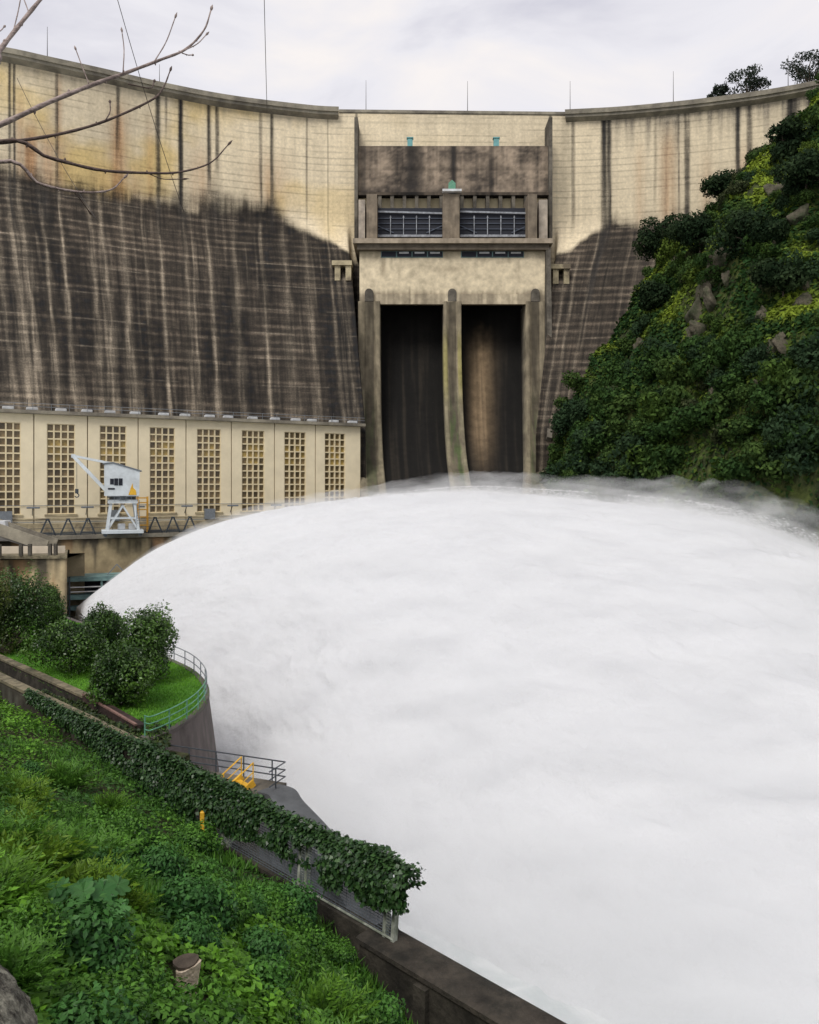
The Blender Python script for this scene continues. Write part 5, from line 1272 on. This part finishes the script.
mb = MB().add(V, [(i * 4 + j, (i + 1) * 4 + j, (i + 1) * 4 + (j + 1) % 4, i * 4 + (j + 1) % 4) for i in range(59) for j in range(4)] + [(0, 1, 2, 3), (239, 238, 237, 236)])
o = mb.build('river_wall', mat('shade_tinted_concrete', (.095, .10, .105), .8, .3, .7, .3, 5, col2=(.06, .063, .066))); tag(o, 'grey sloping river wall running from the platform down behind the ivy fence', 'wall')  # shade behind the ivy fence is painted into this darker grey
pw = empty('river_parapet', (1.7, 20.4, 10)); tag(pw, 'low dark mossy parapet at the water edge, running out at the bottom of the picture', 'wall')
LN = lambda X, o_: np.array([X + .5 * .0, 22.3 - X]) + uq * o_
keep(MB().sweep(np.array([LN(-.7, 0), LN(14, 0)]), [(.02, -.5), (.02, 11.3), (.98, 11.3), (.98, 7.5)], np.tile([uq], (2, 1))).build('wall', M['mossy']), pw)
keep(MB().sweep(np.array([LN(x, 0) for x in np.linspace(-.75, 14, 60)]), [(-.06, 11.31), (-.05, 11.46), (.2, 11.5), (.95, 11.48), (1.06, 11.44), (1.06, 11.31)], np.tile([uq], (60, 1))).build('coping', M['mossy_top']), pw)
for x in np.arange(.9, 12, 2.1):
    a, b = LN(x, .985), LN(x + .3, .985); keep(MB().sweep(np.array([a, b]), [(0, 8.5), (0, 11.2), (.16, 11.2), (.16, 8.5)], np.tile([uq], (2, 1))).build('buttress', M['mossy']), pw)

# ================================================================== bare branches overhead, on a young tree that stands beside the camera
bt = empty('bare_tree', (-2.9, 2.4, float(bank_z(-2.9, 2.4)))); tag(bt, 'bare pale-barked tree at the upper left, its leafless budding twigs reaching over the dam', 'tree')
def br(name, pts, Y, r0, r1, m, parent=None, n=26, wob=.004, z_bud=True):
    P = np.array([W(px, py, Y + (k * .05)) for k, (px, py) in enumerate(pts)]); P = spline(P, n)
    rr = np.linspace(r0 * .48, r1 * .70, n) * (1 + .10 * np.sin(np.arange(n) * 2.1))
    mb = MB().tube(P, rr, 7)
    if z_bud:                                                        # small buds at the nodes and a larger one at the tip
        for k in range(4, n, 4):
            d = unit(P[k] - P[k - 1] + np.array([0, 0, .7]) * ((-1) ** (k // 4))); mb.tube([P[k], P[k] + d * rr[k] * 1.4, P[k] + d * rr[k] * 2.3], [rr[k] * .7, rr[k] * .6, rr[k] * .12], 5)
        d = unit(P[-1] - P[-2]); mb.tube([P[-1], P[-1] + d * .012, P[-1] + d * .03], [r1, r1 * 1.7, r1 * .2], 6)
    return keep(mb.build(name, m, None, True), parent or bt) if parent is None else (lambda o: (setattr(o, 'parent', parent), setattr(o, 'matrix_parent_inverse', Matrix.Identity(4)), o)[2])(mb.build(name, m, None, True))
tk = [(-2.9, 2.4, bt.location[2] - .3), (-2.85, 2.4, 22.2), (-2.75, 2.4, 23.6), (-2.6, 2.4, 25.0), (-2.45, 2.4, 26.2)]
keep(MB().tube(spline(tk, 24), np.linspace(.085, .03, 24), 10).build('trunk', M['twig'], None, True), bt)
b1 = br('branch', [(-480, 330), (-200, 190), (-20, 76), (0, 50), (22, 22), (50, -12)], 2.45, .022, .0082, M['twig'])
for q in ([(12, 36), (18, 12), (21, -4)], [(29, 13), (25, 2), (21, -8)], [(-8, 34), (0, 31), (4, 27)]): br('twig', q, 2.7, .0042, .0026, M['twig'], b1, 10)
b2 = br('branch', [(-480, 380), (-200, 215), (0, 125), (50, 102), (100, 82), (123, 74), (160, 60), (186, 49), (204, 30), (211, 10)], 2.4, .02, .0034, M['twig'], None, 44)
for q in ([(123, 73), (124, 50), (122, 32)], [(89, 84), (82, 66), (76, 50)], [(154, 62), (166, 42), (175, 18)], [(183, 51), (197, 44), (206, 35)], [(182, 53), (188, 55), (192, 55)]): br('twig', q, 2.62, .0040, .0024, M['twig'], b2, 12)
b3 = br('branch', [(-480, 420), (-200, 235), (-20, 146), (0, 143), (50, 136), (100, 123), (150, 101), (163, 88), (170, 71)], 2.5, .018, .003, M['twig_dark'], None, 40)
for q in ([(105, 121), (110, 112), (110, 103)], [(128, 84), (150, 88), (154, 82)]): br('twig', q, 2.74, .0042, .003, M['twig_dark'], b3, 10)
b4 = br('branch', [(-480, 440), (-200, 240), (-10, 144), (50, 158), (100, 170), (150, 173), (180, 172), (210, 163), (228, 145)], 2.5, .018, .0028, M['twig_dark'], None, 40)
br('twig', [(147, 173), (163, 179), (182, 179)], 2.74, .0036, .0022, M['twig_dark'], b4, 10)
b5 = br('branch', [(-480, 460), (-200, 260), (-10, 164), (40, 184), (80, 192), (110, 190), (124, 178)], 2.35, .017, .0026, M['twig'], None, 36)
br('twig', [(74, 192), (80, 199), (88, 210)], 2.55, .0036, .0022, M['twig_dark'], b5, 8)

# drifting mist in the pocket between the terrace wall, the platform and the jet
def mist_blob(c, rad, seed, dens):
    u_ = np.linspace(0, 2 * math.pi, 64, endpoint=False)[:, None]; v_ = np.linspace(.02, math.pi - .02, 40)[None]
    d = np.stack([np.sin(v_) * np.cos(u_), np.sin(v_) * np.sin(u_), np.cos(v_) + 0 * u_], -1)
    d = d * (.7 + .6 * fbm(d[..., 0] * 2 + 5, d[..., 1] * 2, d[..., 2] * 2, seed, 4))[..., None]
    top_ = grid_quads(64, 40, 0, True); n0 = 64 * 40
    me = mesh_np('spray_mist', (d * np.array(rad) + np.array(c)).reshape(-1, 3), top_)
    import bmesh
    bm = bmesh.new(); bm.from_mesh(me); bmesh.ops.holes_fill(bm, edges=bm.edges, sides=0); bmesh.ops.recalc_face_normals(bm, faces=bm.faces); bm.to_mesh(me); bm.free()
    tag(link('spray_mist', me, vol_mat('mist_%d' % seed, dens), None, True), 'white spray mist around the jet', kind='stuff', group='spray mist over the river')
mist_blob((-7.5, 47, 1.0), (7, 12, 6.5), 991, .07)
mist_blob((-5.5, 42, .5), (9, 16, 9), 993, .025)
mist_blob((12, 40, 0), (17, 12, 7), 995, .05)
